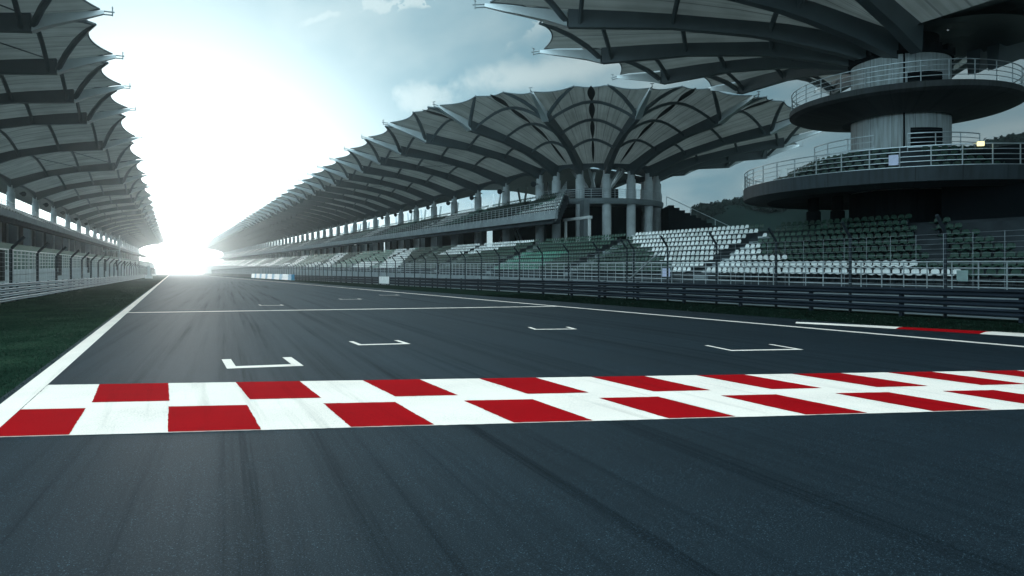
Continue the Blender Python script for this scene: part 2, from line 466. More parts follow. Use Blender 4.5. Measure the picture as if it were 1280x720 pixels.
class Roof:
    def __init__(self, thing, dz=0.0):
        self.thing, self.dz = thing, dz
    def pt(self, rib, s, z):
        (x, y), (nx, ny), L = rib
        return (x + nx * L * s, y + ny * L * s, z + self.dz)
    def rib(self, rib, bracket=True, fine=True):
        (x, y), (nx, ny), L = rib
        px, py = -ny, nx
        def sec(s, k=1):
            b, t, w = curve(BOT, s) + self.dz, curve(TOP, s) + self.dz, curve(WID, s) * k
            cx, cy = x + nx * L * s, y + ny * L * s
            wb = w * .8
            return [(cx - px * wb, cy - py * wb, b), (cx + px * wb, cy + py * wb, b), (cx + px * w, cy + py * w, t), (cx - px * w, cy - py * w, t)]
        mb = MB(); mb.ribbon([sec(s) for s in DS])
        o = part('rib', mb, M_STEEL, self.thing)
        mb = MB()
        def sp(s):
            q = sec(s)
            k = (s - .77) / .23
            t = curve(TOP, s) + self.dz - .12; b = curve(BOT, s) + self.dz
            # spar bottom bows up from the knee
            b = lerp(b, t - .25, .25 * math.sin(math.pi * k))
            w = curve(WID, s) * 1.3
            cx, cy = x + nx * L * s, y + ny * L * s
            return [(cx - px * w, cy - py * w, b), (cx + px * w, cy + py * w, b), (cx + px * w * .7, cy + py * w * .7, t), (cx - px * w * .7, cy - py * w * .7, t)]
        mb.ribbon([sp(s + (.003 if s == .77 else 0)) for s in SP2])
        sub('tip_spar', mb, M_SPAR, o)
        if bracket:
            mb = MB()
            tip = self.pt(rib, 1.0, 17.95)
            for dz2, l in ((.0, .035), (-.2, .028)):
                a = (tip[0], tip[1], tip[2] + dz2)
                b = (tip[0] + nx * L * l, tip[1] + ny * L * l, tip[2] + dz2 + .02)
                mb.tube([a, b], .05, 5)
            mb.tube([(tip[0] + nx * L * .028, tip[1] + ny * L * .028, tip[2] - .25), (tip[0] + nx * L * .028, tip[1] + ny * L * .028, tip[2] + .3)], .04, 5)
            mb.tube([(tip[0] + nx * L * .028 - px * .18, tip[1] + ny * L * .028 - py * .18, tip[2] + .28), (tip[0] + nx * L * .028 + px * .18, tip[1] + ny * L * .028 + py * .18, tip[2] + .3)], .04, 5)
            sub('tip_bracket', mb, M_COL2, o)
        return o
    def surf(self, ra, rb, A, s, t):
        a = self.pt(ra, s, curve(TOP, min(s, 1))); b = self.pt(rb, s, curve(TOP, min(s, 1)))
        p = Vector(a).lerp(Vector(b), t)
        k = min(1.0, .06 + 2.6 * s) * (.62 + .38 * s)
        if s > .8: k *= 1 - .38 * (s - .8) / .2
        p.z += A * k * math.sin(math.pi * t) ** .85
        return p
    def bay(self, ra, rb, oa, ob, peaks=(.5,), A=1.15, fine=2, split=False, sagd=.055):
        """membrane between two ribs with its struts and arches"""
        brk = [0] + list(peaks) + [1]
        def smax(t):
            for u, v in zip(brk, brk[1:]):
                if u <= t <= v + 1e-9:
                    f = (t - u) / (v - u)
                    eu = .985 if u == 0 else .945
                    ev = .985 if v == 1 else .945
                    return lerp(eu, ev, f) - sagd * 4 * f * (1 - f) * (1.0 if len(peaks) == 1 else .7)
            return .98
        nt_ = 12 if fine > 1 else 8
        ns = 8 if fine > 1 else 5
        mb = MB()
        def fn(i, j):
            s = i * smax(j)
            p = self.surf(ra, rb, A, s, j)
            # thin edge roll
            return (p.x, p.y, p.z + .03)
        mb.grid(fn, ns, nt_)
        mo = part('roof_membrane', mb, M_MEMB, self.thing, smooth=True)
        at = mo.data.attributes.new('panel', 'FLOAT_VECTOR', 'POINT')
        at.data.foreach_set('vector', [c for i in range(ns + 1) for j in range(nt_ + 1) for c in (i / ns, j / nt_, 0)])
        # edge cable
        if fine:
            mb = MB()
            pts = [self.surf(ra, rb, A, smax(j / 24), j / 24) for j in range(25)]
            mb.tube([(p.x, p.y, p.z) for p in pts], .06, 4)
            sub('edge_cable', mb, M_STEEL, mo)
        # struts from the knees to the peaks
        zk = 16.25
        jobs = [(ra, oa, peaks[0]), (rb, ob, peaks[-1])]
        for rib, o, pk in jobs:
            k = Vector(self.pt(rib, KNEE, zk)); e = self.surf(ra, rb, A, smax(pk), pk)
            mid = k.lerp(e, .5); mid.z += .16 * (e - k).length * .5
            q1 = k.lerp(e, .25); q1.z += .13 * (e - k).length * .5
            q3 = k.lerp(e, .75); q3.z += .11 * (e - k).length * .5
            mb = MB(); mb.tube([k, q1, mid, q3, e], [.2, .21, .2, .17, .1], 6 if fine > 1 else 4)
            sub('strut', mb, M_STEEL, o, smooth=False)
        # arches
        sts = (.74, .5, .26)
        arcs = []
        for s in sts:
            mb = MB()
            a = Vector(self.pt(ra, s, curve(BOT, s) + .15)); b = Vector(self.pt(rb, s, curve(BOT, s) + .15))
            pts = []
            for j in range(11):
                t = j / 10
                p = a.lerp(b, t); top = self.surf(ra, rb, A, s, t).z - .12
                e = math.sin(math.pi * t) ** .5
                p.z = lerp(p.z, top, e)
                pts.append(p)
            mb.tube(pts, .16, 6 if fine > 1 else 4)
            arcs.append(mb)
        if fine > 1:
            for mb in arcs: sub('arch', mb, M_STEEL, mo)
        else:
            al = MB()
            for mb in arcs: al.add(mb.v, mb.f)
            sub('arch', al, M_STEEL, mo)
        if split:
            mb = MB()
            cuts = [.02, .26, .5, .74, .93]
            for u, v in zip(cuts, cuts[1:]):
                rows = []
                for q in range(9):
                    s = lerp(u, v, q / 8); w = .036 * math.sin(math.pi * q / 8) + .004
                    c0 = self.surf(ra, rb, A, s, .5 - w); c1 = self.surf(ra, rb, A, s, .5 + w)
                    rows.append([(c0.x, c0.y, c0.z - .06), (c1.x, c1.y, c1.z - .06), (c1.x, c1.y, c1.z - .02), (c0.x, c0.y, c0.z - .02)])
                mb.ribbon(rows)
            sub('flap', mb, M_DARKFAB, mo)
        return mo
    def brace(self, ra, rb, A, mo):
        mb = MB()
        for u, v, s0 in ((.27, .5, 0), (.5, .77, 0)):
            a = self.pt(ra, u, curve(TOP, u) - .2); b = self.surf(ra, rb, A, v, .5); b.z -= .1
            mb.tube([a, b], .05, 4)
            a = self.pt(rb, v, curve(TOP, v) - .2); b = self.surf(ra, rb, A, u, .5); b.z -= .1
            mb.tube([a, b], .05, 4)
        sub('brace', mb, M_STEEL, mo)

def column(thing, x, y, z0, z1, r=.55, mat=None, n=20):
    mb = MB()
    mb.lathe((x, y), [(.02, z0), (r, z0), (r, z1 - 1.0), (r * .78, z1 - .95), (r * .78, z1), (.02, z1)], n)
    return part('column', mb, mat or M_COL, thing, smooth=False)

# ---------------------------------------------------------------- far right grandstand
RB = (50.2, 77.0); R0, R1 = 8.2, 28.0; BAY = 9.87
farstand = empty('grandstand', 'long roofed grandstand right of the track with a fluted fan canopy and white columns', 'grandstand', (50.2, 77, gz(77)))
roof = Roof(farstand)
def cap_rib(c, a, r0, r1, side=-1):
    n = (-math.cos(a), -math.sin(a)) if side < 0 else (-math.cos(a), math.sin(a))
    return ((c[0] + n[0] * r0, c[1] + n[1] * r0), n, r1 - r0)
NB = 62
ribsB = [((RB[0] - R0, RB[1] + BAY * k), (-1, 0), R1 - R0) for k in range(NB)]
ribsB2 = [((RB[0] + R0, RB[1] + BAY * k), (1, 0), R1 - R0) for k in range(4)]
capB = [cap_rib(RB, R(22.5 * k), R0, R1) for k in range(1, 8)]
oB = [roof.rib(r, bracket=i < 26) for i, r in enumerate(ribsB)]
oC = [roof.rib(r) for r in capB]
oB2 = [roof.rib(r, bracket=i < 6) for i, r in enumerate(ribsB2)]
for i in range(NB - 1):
    mo = roof.bay(ribsB[i], ribsB[i + 1], oB[i], oB[i + 1], fine=2 if i < 10 else 1, A=1.0)
    if i in (1, 4): roof.brace(ribsB[i], ribsB[i + 1], 1.0, mo)
chain = [ribsB[0]] + capB + [ribsB2[0]]; ochain = [oB[0]] + oC + [oB2[0]]
for i in range(len(chain) - 1):
    roof.bay(chain[i], chain[i + 1], ochain[i], ochain[i + 1], peaks=(.35, .65), A=1.25, split=True)
for i in range(len(ribsB2) - 1):
    roof.bay(ribsB2[i], ribsB2[i + 1], oB2[i], oB2[i + 1], fine=1, A=1.0)
# middle of the roof between the two column rows
mb = MB()
def mid_fn(c, ny0, ny1, n, xr=None):
    def fn(i, j):
        x = lerp(c[0] - R0 - .4, xr if xr else c[0] + R0 + .4, i)
        return (x, lerp(ny0, ny1, j), 13.75 + .7 * math.sin(math.pi * i))
    mb.grid(fn, 6, n)
mid_fn(RB, RB[1], RB[1] + BAY * 3, 6)
mid_fn(RB, RB[1] + BAY * 3, RB[1] + BAY * (NB - 1), 40, RB[0] - 3)
mb.lathe(RB, [(R0 + .4, 13.75), (R0 * .6, 14.3), (2.2, 14.6)], 24, math.pi, 2 * math.pi)
part('roof_spine', mb, M_STEEL, farstand)
mb = MB()
for sx in (-1, 1):
    nb = NB if sx < 0 else 4
    for k in range(nb - 1):
        x = RB[0] + sx * R0; y0 = RB[1] + BAY * k
        pts = [(x, y0 + BAY * j / 8, 12.75 + .75 * math.sin(math.pi * j / 8)) for j in range(9)]
        for p, q in zip(pts, pts[1:]):
            mb.hexa([(x - .12, p[1], p[2]), (x + .12, p[1], p[2]), (x + .12, q[1], q[2]), (x - .12, q[1], q[2]),
                     (x - .12, p[1], 13.95), (x + .12, p[1], 13.95), (x + .12, q[1], 13.95), (x - .12, q[1], 13.95)])
angs = [22.5 * k for k in range(9)]
for a0, a1 in zip(angs, angs[1:]):
    for j in range(6):
        t0, t1 = j / 6, (j + 1) / 6
        pp = []
        for t in (t0, t1):
            a = R(lerp(a0, a1, t)); z = 12.75 + .75 * math.sin(math.pi * t)
            for rr in (R0 + .1, R0 - .1):
                pp.append((RB[0] - math.cos(a) * rr, RB[1] - math.sin(a) * rr, z))
        pp = [pp[0], pp[1], pp[3], pp[2]]
        mb.hexa(pp + [(p[0], p[1], 13.95) for p in pp])
part('eaves_beam', mb, M_STEEL, farstand)
for k in range(NB):
    column(farstand, RB[0] - R0, RB[1] + BAY * k, 4.0, 13.1, n=20 if k < 8 else 10)
for k in range(1, 8):
    a = R(22.5 * k)
    column(farstand, RB[0] - math.cos(a) * R0, RB[1] - math.sin(a) * R0, 4.0, 13.1)
for k in range(4):
    column(farstand, RB[0] + R0, RB[1] + BAY * k, 4.0, 13.1, n=10)
# inverted fan of struts under the middle of the cap
mb = MB()
for k in range(10):
    a = 2 * math.pi * k / 10
    mb.tube([(RB[0] + .5 * math.cos(a), RB[1] - 1 + .5 * math.sin(a), 10.2), (RB[0] + 3.6 * math.cos(a), RB[1] - 1 + 3.6 * math.sin(a), 14.3)], .17, 6)
mb.tube([(RB[0], RB[1] - 1, 9.6), (RB[0], RB[1] - 1, 10.4)], .45, 10)
part('fan_strut', mb, M_SPAR, farstand)
# white V struts behind the columns
for k in range(0, 16):
    mb = MB(); y = RB[1] + BAY * k + 3
    mb.tube([(RB[0] + 1, y, 9.8), (RB[0] + 1, y + 1.6, 14.2)], .2, 6)
    mb.tube([(RB[0] + 1, y, 9.8), (RB[0] + 1, y - 1.6, 14.2)], .2, 6)
    part('brace', mb, M_SPAR, farstand)

# upper tier of the far right stand
UT_END = lambda X: 62.6 + (X - 36) * 1.3
YEND = RB[1] + BAY * (NB - 1)
def tier(thing, name, x0, x1, z0, z1, rows, yend_near, yfar, sgn=1, under=.9, front=None):
    """raked deck: stepped top, sloping underside"""
    mb = MB()
    for k in range(rows):
        xa, xb = lerp(x0, x1, k / rows), lerp(x0, x1, (k + 1) / rows)
        z = lerp(z0, z1, k / rows)
        a, b = min(xa, xb), max(xa, xb)
        ya = yend_near(.5 * (xa + xb))
        zb = z - under
        mb.box(a, b, ya, yfar, zb, z)
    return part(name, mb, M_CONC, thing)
tier(farstand, 'upper_tier', 36.3, 42.0, 7.0, 10.3, 7, UT_END, YEND)
mb = MB(); y0 = UT_END(36.0)
mb.box(36.0, 36.3, y0, YEND, 6.55, 7.45); part('parapet', mb, M_CONC2, farstand)
def railing(thing, pts, z0s, h, rails, rp, rr, step, mat=M_RAIL, name='railing', drop=0.):
    """handrail along a plan polyline"""
    mb = MB()
    seglen = [math.dist(a, b) for a, b in zip(pts, pts[1:])]; tot = sum(seglen)
    def at(d):
        for (a, b, l, za, zb) in zip(pts, pts[1:], seglen, z0s, z0s[1:]):
            if d <= l + 1e-6: return (lerp(a[0], b[0], d / l), lerp(a[1], b[1], d / l), lerp(za, zb, d / l))
            d -= l
        return (*pts[-1], z0s[-1])
    n = max(1, round(tot / step))
    for i in range(n + 1):
        p = at(tot * i / n)
        mb.tube([(p[0], p[1], p[2] - drop), (p[0], p[1], p[2] + h)], rp, 4)
    for j in range(rails):
        z = h * (j + 1) / rails
        mb.tube([(p[0], p[1], q + z) for p, q in zip(pts, z0s)], rr if j < rails - 1 else rr * 1.5, 5)
    return part(name, mb, mat, thing)
railing(farstand, [(36.0, y0), (36.0, 180), (36.0, YEND)], [7.45] * 3, 1.0, 4, .03, .022, 1.15, drop=.35)
railing(farstand, [(36.0, y0 + .1), (42, UT_END(42))], [7.45, 10.6], 1.0, 4, .03, .022, 1.2)
# wedge side of the tier, seen at its end
mb = MB()
mb.hexa([(36.3, y0 + .35, 6.3), (42, UT_END(42) + .3, 9.0), (42, UT_END(42) + .6, 9.0), (36.3, y0 + .65, 6.3),
         (36.3, y0 + .35, 7.0), (42, UT_END(42) + .3, 10.3), (42, UT_END(42) + .6, 10.3), (36.3, y0 + .65, 7.0)])
part('end_beam', mb, M_CONC2, farstand)
# concourse: floor, back wall with openings
mb = MB()
gaps = [(84.2, 85.0), (93.5, 96), (101, 105), (126, 129), (163, 166), (205, 209), (246, 251)]
ycur = 77.0
ylist = []
for a, b in sorted(gaps):
    if a > ycur: ylist.append((ycur, a))
    ycur = max(ycur, b)
ylist.append((ycur, YEND))
for a, b in ylist:
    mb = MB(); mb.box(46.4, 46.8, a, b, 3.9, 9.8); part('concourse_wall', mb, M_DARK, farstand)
for k in range(26):                       # piers and ducts in the concourse
    y = 70 + k * BAY + random.uniform(-.4, .4)
    mb = MB(); mb.box(44.0, 44.8, y, y + .9, 3.9, 9.5); part('pier', mb, M_CONC2, farstand)
# white frame of a concourse stair below the end of the tier
mb = MB(); mb.box(41.2, 41.45, 64.2, 64.45, 4.0, 6.8); mb.box(41.2, 41.45, 69.3, 69.55, 4.0, 6.8); mb.box(41.15, 41.5, 64.0, 69.7, 6.8, 7.1)
part('door_frame', mb, M_WHITEP, farstand)
mb = MB()
for yy in (83.5, 84.6):
    mb.tube([(43.2, yy, 4.0), (43.2, yy + 3.4, 8.0)], .14, 5)
mb.tube([(43.2, 87.5, 8.4), (43.2, 93, 4.1)], .14, 5)
part('stair_rail', mb, M_RAIL, farstand)
# round deck under the fan end
mb = MB(); mb.lathe(RB, [(.1, 9.0), (R0 + .7, 9.05), (R0 + .8, 9.35), (R0 + .8, 9.7), (R0 + .4, 9.75), (.1, 9.75)], 64)
part('round_deck', mb, M_CONC2, farstand)
arc = [(RB[0] - math.cos(R(a)) * (R0 + .6), RB[1] - math.sin(R(a)) * (R0 + .6)) for a in range(8, 181, 6)]
railing(farstand, arc, [9.75] * len(arc), 1.05, 4, .03, .022, 1.4)
mb = MB(); mb.lathe((RB[0] + .5, RB[1] + 1), [(6.4, 3.9), (6.4, 9.0)], 40); part('core_wall', mb, M_DARK, farstand)
mb = MB(); mb.lathe((RB[0], RB[1]), [(3.2, 9.75), (3.2, 11.6), (.1, 11.8)], 32); part('core_drum', mb, M_CONC, farstand)
# stair flight falling away behind the fan end
mb = MB(); n = 13
for k in range(n):
    t = k / n; x, y, z = lerp(54.2, 61.5, t), lerp(66.6, 62.4, t), lerp(8.95, 4.9, t)
    d = Vector((.87, -.5, 0)) * .65; q = Vector((.5, .87, 0)) * 9
    a = Vector((x, y, 0)); c = [a, a + d, a + d + q, a + q]
    mb.hexa([(p.x, p.y, 2.5) for p in c] + [(p.x, p.y, z) for p in c])
part('stair_flight', mb, M_DARK, farstand)
mb = MB()
a, b = Vector((54.0, 66.8, 10.0)), Vector((61.2, 62.6, 6.0))
mb.tube([a, b], .04, 5)
for t in (0, .35, .7, 1):
    p = a.lerp(b, t); mb.tube([p, p - Vector((0, 0, 1.1))], .04, 5)
part('stair_rail', mb, M_RAIL, farstand)

# ---------------------------------------------------------------- continuous lower terrace on the right
terr = empty('terrace', 'stepped concrete seating terrace behind the right handrail', 'terrace', (28, 60, gz(60)))
XR = lambda k: 28.0 + .75 * (k - 1)
ZR = lambda k: .88 + .35 * (k - 1)
mb = MB()
for k in range(1, 10):
    x = XR(k)
    mb.box(x - .45, x + (.30 if k < 9 else 1.0), -55, YEND, -7 if k in (1, 9) else ZR(k) - .6, ZR(k))
mb.box(34.9, 46.4, -55, YEND, 3.4, 3.9)
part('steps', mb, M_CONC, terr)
mb = MB()
ys = [-6, 60, 140, 260, 400, YEND]
mb.box(25.75, 26.05, -55, YEND, -7, .66)
mb.box(26.05, 27.55, -55, YEND, -7, .42)
part('front_wall', mb, M_CONC2, terr)
AISLES = [31.7, 47.0, 62, 77.2, 92, 107, 122, 137] + [152 + 15 * k for k in range(27)]
mb = MB()
for ay in AISLES[:14]:
    for k in range(2, 10):
        mb.box(XR(k) - .7, XR(k) - .45, ay - .5, ay + .5, ZR(k) - .355, ZR(k) - .17)
part('aisle_step', mb, M_CONC2, terr)

# handrail fence in front of the terrace
hand = empty('handrail', 'galvanised five bar handrail on the low wall in front of the right terrace', 'handrail', (25.9, 30, .66))
railing(hand, [(25.9, -5), (25.9, 70)], [.66] * 2, 1.15, 5, .024, .02, .94)
railing(hand, [(25.9, 70.94), (25.9, 180)], [.66] * 2, 1.15, 5, .026, .022, 1.88)
railing(hand, [(25.9, 181.9), (25.9, YEND)], [.66] * 2, 1.15, 4, .04, .03, 5.6)

# ---------------------------------------------------------------- near right stand with its round tower
TC = (39.0, 26.6); CA = (40.3, 24.5); DZA = .9
near = empty('grandstand', 'dark round viewing tower stand with ringed balconies under the nearest right canopy', 'grandstand', (TC[0], TC[1], 0))
roofA = Roof(near, DZA)
RA0, RA1 = 3.6, 27.6
angA = [-6.7, 15.4, 37.7, 59.9, 81.7, 103.5, 125.5, 147.5, 169.5, 187]
ribsA = [cap_rib(CA, R(a), RA0, RA1, side=1) for a in angA]
for k in range(1, 9):
    ribsA.insert(0, ((CA[0] - RA0, CA[1] - 1 - BAY * k), (-1, 0), RA1 - RA0))
    ribsA.append(((CA[0] + RA0, CA[1] - 1 - BAY * k), (1, 0), RA1 - RA0))
# ribs of this cap dip to a drum instead of to columns
oA = [roofA.rib(r) for r in ribsA]
for i in range(len(ribsA) - 1):
    cap = 8 <= i < len(ribsA) - 9
    roofA.bay(ribsA[i], ribsA[i + 1], oA[i], oA[i + 1], peaks=(.36, .64) if cap else (.5,), A=1.3 if cap else 1.0, split=cap)
mb = MB(); mb.lathe(CA, [(RA0 + .6, 14.7), (1.5, 15.2), (.1, 15.3)], 36); mb.grid(lambda i, j: (lerp(CA[0] - RA0 - .6, CA[0] + RA0 + .6, i), lerp(CA[1], CA[1] - 82, j), 14.7 + .6 * math.sin(math.pi * i)), 4, 6)
part('roof_spine', mb, M_STEEL, near)
# tower drum, round decks
HUBR = 2.63
mb = MB(); mb.lathe(TC, [(HUBR, 3.9), (HUBR, 13.6)], 64); part('tower_drum', mb, M_HUB, near, smooth=True)
mb = MB(); mb.lathe(TC, [(HUBR - .1, 13.6), (HUBR + .12, 13.6), (HUBR + .12, 13.8), (HUBR - .1, 13.8)], 64)
for k in range(18):
    a = 2 * math.pi * k / 18
    x, y = TC[0] + math.cos(a) * (HUBR - .1), TC[1] + math.sin(a) * (HUBR - .1)
    mb.box(x - .2, x + .2, y - .2, y + .2, 13.8, 14.2)
mb.lathe(TC, [(HUBR - .6, 13.6), (HUBR - .6, 15.0)], 32)
part('drum_collar', mb, M_DARK, near)
camdir = math.atan2(-TC[1], -TC[0])
def on_drum(a_off, w, z0, z1, d=.04, mat=M_DARK, name='louvre', slats=0):
    mb = MB(); n = 6
    for i in range(n):
        a0 = camdir + a_off + w * (i / n - .5); a1 = camdir + a_off + w * ((i + 1) / n - .5)
        r0, r1 = HUBR - .05, HUBR + d
        P = lambda a, r, z: (TC[0] + math.cos(a) * r, TC[1] + math.sin(a) * r, z)
        mb.hexa([P(a0, r0, z0), P(a0, r1, z0), P(a1, r1, z0), P(a1, r0, z0), P(a0, r0, z1), P(a0, r1, z1), P(a1, r1, z1), P(a1, r0, z1)])
    o = part(name, mb, mat, near)
    if slats:
        for s in range(slats):
            mb = MB(); z = lerp(z0, z1, (s + .5) / slats)
            for i in range(n):
                a0 = camdir + a_off + w * (i / n - .5); a1 = camdir + a_off + w * ((i + 1) / n - .5)
                P = lambda a, r, z: (TC[0] + math.cos(a) * r, TC[1] + math.sin(a) * r, z)
                mb.hexa([P(a0, HUBR, z), P(a0, HUBR + .08, z - .03), P(a1, HUBR + .08, z - .03), P(a1, HUBR, z),
                         P(a0, HUBR, z + .03), P(a0, HUBR + .08, z), P(a1, HUBR + .08, z), P(a1, HUBR, z + .03)])
            sub('slat', mb, M_POST, o)
on_drum(.52, .75, 11.5, 12.55, slats=5)
on_drum(.55, .7, 8.2, 9.4, slats=5)
mb = MB(); a = camdir + .08
for z0, z1 in ((11.35, 13.6), (8.0, 10.3)):
    mb.tube([(TC[0] + math.cos(a) * (HUBR + .06), TC[1] + math.sin(a) * (HUBR + .06), z) for z in (z0, z1)], .045, 6)
part('downpipe', mb, M_DARK, near)
DR = 6.12
mb = MB(); mb.lathe(TC, [(HUBR, 10.25), (HUBR + .5, 10.2), (DR - .3, 10.72), (DR, 10.85), (DR, 11.15), (DR - .15, 11.2), (HUBR, 11.2)], 96)
part('lookout_disc', mb, jointed(plain('disc_underside', (.05, .055, .058), .75, 0, .2, .6), 24, .012), near, smooth=False)
circ = lambda r, a0, a1, n: [(TC[0] + math.cos(lerp(a0, a1, i / n)) * r, TC[1] + math.sin(lerp(a0, a1, i / n)) * r) for i in range(n + 1)]
railing(near, circ(DR - .12, 0, 2 * math.pi, 72), [11.18] * 73, 1.05, 4, .026, .02, 1.28)
RR = 8.85
ringm = MB(); ringm.lathe(TC, [(RR - 1.4, 5.55), (RR, 5.72), (RR + .02, 6.42), (RR - .25, 6.44), (RR - .25, 6.1), (RR - 1.4, 6.1)], 128)
part('ring_fascia', ringm, jointed(plain('ring_fascia_paint', (.035, .045, .052), .65, 0, .15, .6, spec=.25), 28, .01), near)
mb = MB()
prof = []
for k in range(5):
    r = RR - .9 - .85 * k; z = 6.1 + .4 * k
    prof += [(r + .5, z), (r - .35, z), (r - .35, z + .4)]
prof += [(HUBR, prof[-1][1])]
mb.lathe(TC, prof, 96)
mb.lathe(TC, [(RR - 1.0, 5.6), (HUBR, 6.0)], 64)
part('ring_steps', mb, M_CONC, near)
railing(near, circ(RR - .06, 0, 2 * math.pi, 120), [6.2] * 121, 1.22, 5, .03, .02, 1.3, drop=.3)
# inner rails by the drum on the ring
railing(near, circ(5.0, camdir - 1.1, camdir - .25, 10), [7.75] * 11, 1.0, 3, .028, .022, 1.6)
railing(near, circ(4.6, camdir + .08, camdir + .95, 10), [7.75] * 11, 1.0, 4, .028, .022, 1.2)
railing(near, circ(6.5, camdir + 1.5, camdir + 1.85, 6), [7.0] * 7, 1.1, 3, .03, .024, .8)
# legs, a near-black sleeve round the drum and a rear block below the ring
for (x, y) in ((38.2, 33.8), (36.6, 31.4)):
    pass
mb = MB(); mb.lathe(TC, [(HUBR + .1, 3.4), (HUBR + .1, 5.95)], 48); part('drum_sleeve', mb, M_DARK, near)
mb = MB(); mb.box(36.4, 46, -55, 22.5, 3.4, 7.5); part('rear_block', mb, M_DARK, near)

# ---------------------------------------------------------------- left grandstand over the pit wall
left = empty('grandstand', 'long roofed grandstand left of the track with scalloped canopy tips over the verge', 'grandstand', (-20.8, 100, gz(100)))
roofL = Roof(left)
XC, XT = -20.7, -3.9
LY = [20.5, 30.6, 40.9, 51.1, 61.5, 71.6, 81.8, 99.7, 120.2, 140, 160, 180.5] + [180.5 + 20 * k for k in range(1, 19)]
ribsL = [((XC, y), (1, 0), XT - XC) for y in LY]
oL = [roofL.rib(r, bracket=i < 20) for i, r in enumerate(ribsL)]
for i in range(len(ribsL) - 1):
    wide = LY[i + 1] - LY[i] > 12
    mo = roofL.bay(ribsL[i], ribsL[i + 1], oL[i], oL[i + 1], fine=2 if i < 12 else 1, A=1.25 if wide else 1.0)
    if i in (2, 7, 3): roofL.brace(ribsL[i], ribsL[i + 1], 1.0, mo)
LEND = LY[-1]
mb = MB()
mb.grid(lambda i, j: (lerp(XC + .3, XC - 5, i), lerp(20.5, LEND, j), 13.8 + .6 * math.sin(math.pi * i)), 5, 40)
part('roof_spine', mb, M_STEEL, left)
mb = MB()
for a, b in zip(LY, LY[1:]):
    pts = [(lerp(a, b, j / 8), 12.75 + .85 * math.sin(math.pi * j / 8)) for j in range(9)]
    for p, q in zip(pts, pts[1:]):
        mb.hexa([(XC - .12, p[0], p[1]), (XC + .12, p[0], p[1]), (XC + .12, q[0], q[1]), (XC - .12, q[0], q[1]),
                 (XC - .12, p[0], 13.95), (XC + .12, p[0], 13.95), (XC + .12, q[0], 13.95), (XC - .12, q[0], 13.95)])
part('eaves_beam', mb, M_STEEL, left)
for y in LY:
    column(left, XC, y, 4.0, 13.1, r=.52, n=18 if y < 200 else 10)
tier(left, 'upper_tier', -16.2, XC + .4, 7.3, 9.6, 6, lambda X: 18, LEND)
mb = MB(); mb.box(-16.2, -15.9, 18, LEND, 6.9, 7.6); part('parapet', mb, M_CONC2, left)
railing(left, [(-16.0, 18), (-16.0, 220), (-16.0, LEND)], [7.6] * 3, 1.0, 4, .03, .025, 1.6, drop=.3)
# lower tier, recess, green dado, pale pit wall
mb = MB()
for k in range(5):
    mb.box(-12.6 - .85 * (k + 1), -12.6 - .85 * k, 18, LEND, -7, 1.6 + .42 * k)
mb.box(-22, -16.85, 18, LEND, 2.8, 3.3)
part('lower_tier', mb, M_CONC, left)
mb = MB(); mb.box(-12.35, -12.25, 18, LEND, 1.2, 3.5); part('dado', mb, M_GREENP, left)
mb = MB(); ycur = 18
for a, b in ((64, 67), (74, 79), (86, 90), (112, 116), (150, 155), (190, 196)):
    mb = MB(); mb.box(-22.3, -22, ycur, a, 3.3, 8.9); ycur = b; part('concourse_wall', mb, M_DARK, left)
mb = MB(); mb.box(-22.3, -22, ycur, LEND, 3.3, 8.9); part('concourse_wall', mb, M_DARK, left)
for k in range(18):
    y = 60 + 10 * k
    mb = MB(); mb.box(-19.2, -18.3, y, y + 1.1, 3.3, 8.6); part('pier', mb, M_CONC2, left)
pit = empty('pit_wall', 'pale pit wall with dark hatches and a white railing behind the left guard rail', 'wall', (-11, 60, gz(60)))
mb = MB()
for k in range(4):
    z0 = -7 if k == 0 else .1 + (k - 1) * .42
    z1 = .08 + k * .42
    mb.box(-11.2 + (.03 if k % 2 else 0), -10.9 + (.03 if k % 2 else 0), 14, LEND, z0, z1)
part('wall_panel', mb, M_WALL, pit)
mb = MB(); mb.box(-12.6, -11.2, 14, LEND, -7, 1.1); part('walkway', mb, M_CONC2, pit)
for k in range(9):
    y = 58.5 + 28.6 * k
    mb = MB(); mb.box(-11.0, -10.84, y, y + 2.4, .55, 2.75); part('hatch', mb, M_DARK, pit)
railing(pit, [(-11.05, 14), (-11.05, 170)], [1.34] * 2, 1.5, 5, .05, .035, 1.7, mat=M_WHITEP)
railing(pit, [(-11.05, 171.7), (-11.05, LEND)], [1.34] * 2, 1.5, 4, .07, .05, 5, mat=M_WHITEP)
mb = MB()
yy = 14.0
while yy < 170:
    mb.box(-11.35, -11.3, yy, yy + .06, 1.34, 2.7); yy += 3.1
part('rear_post', mb, M_WHITEP, pit)

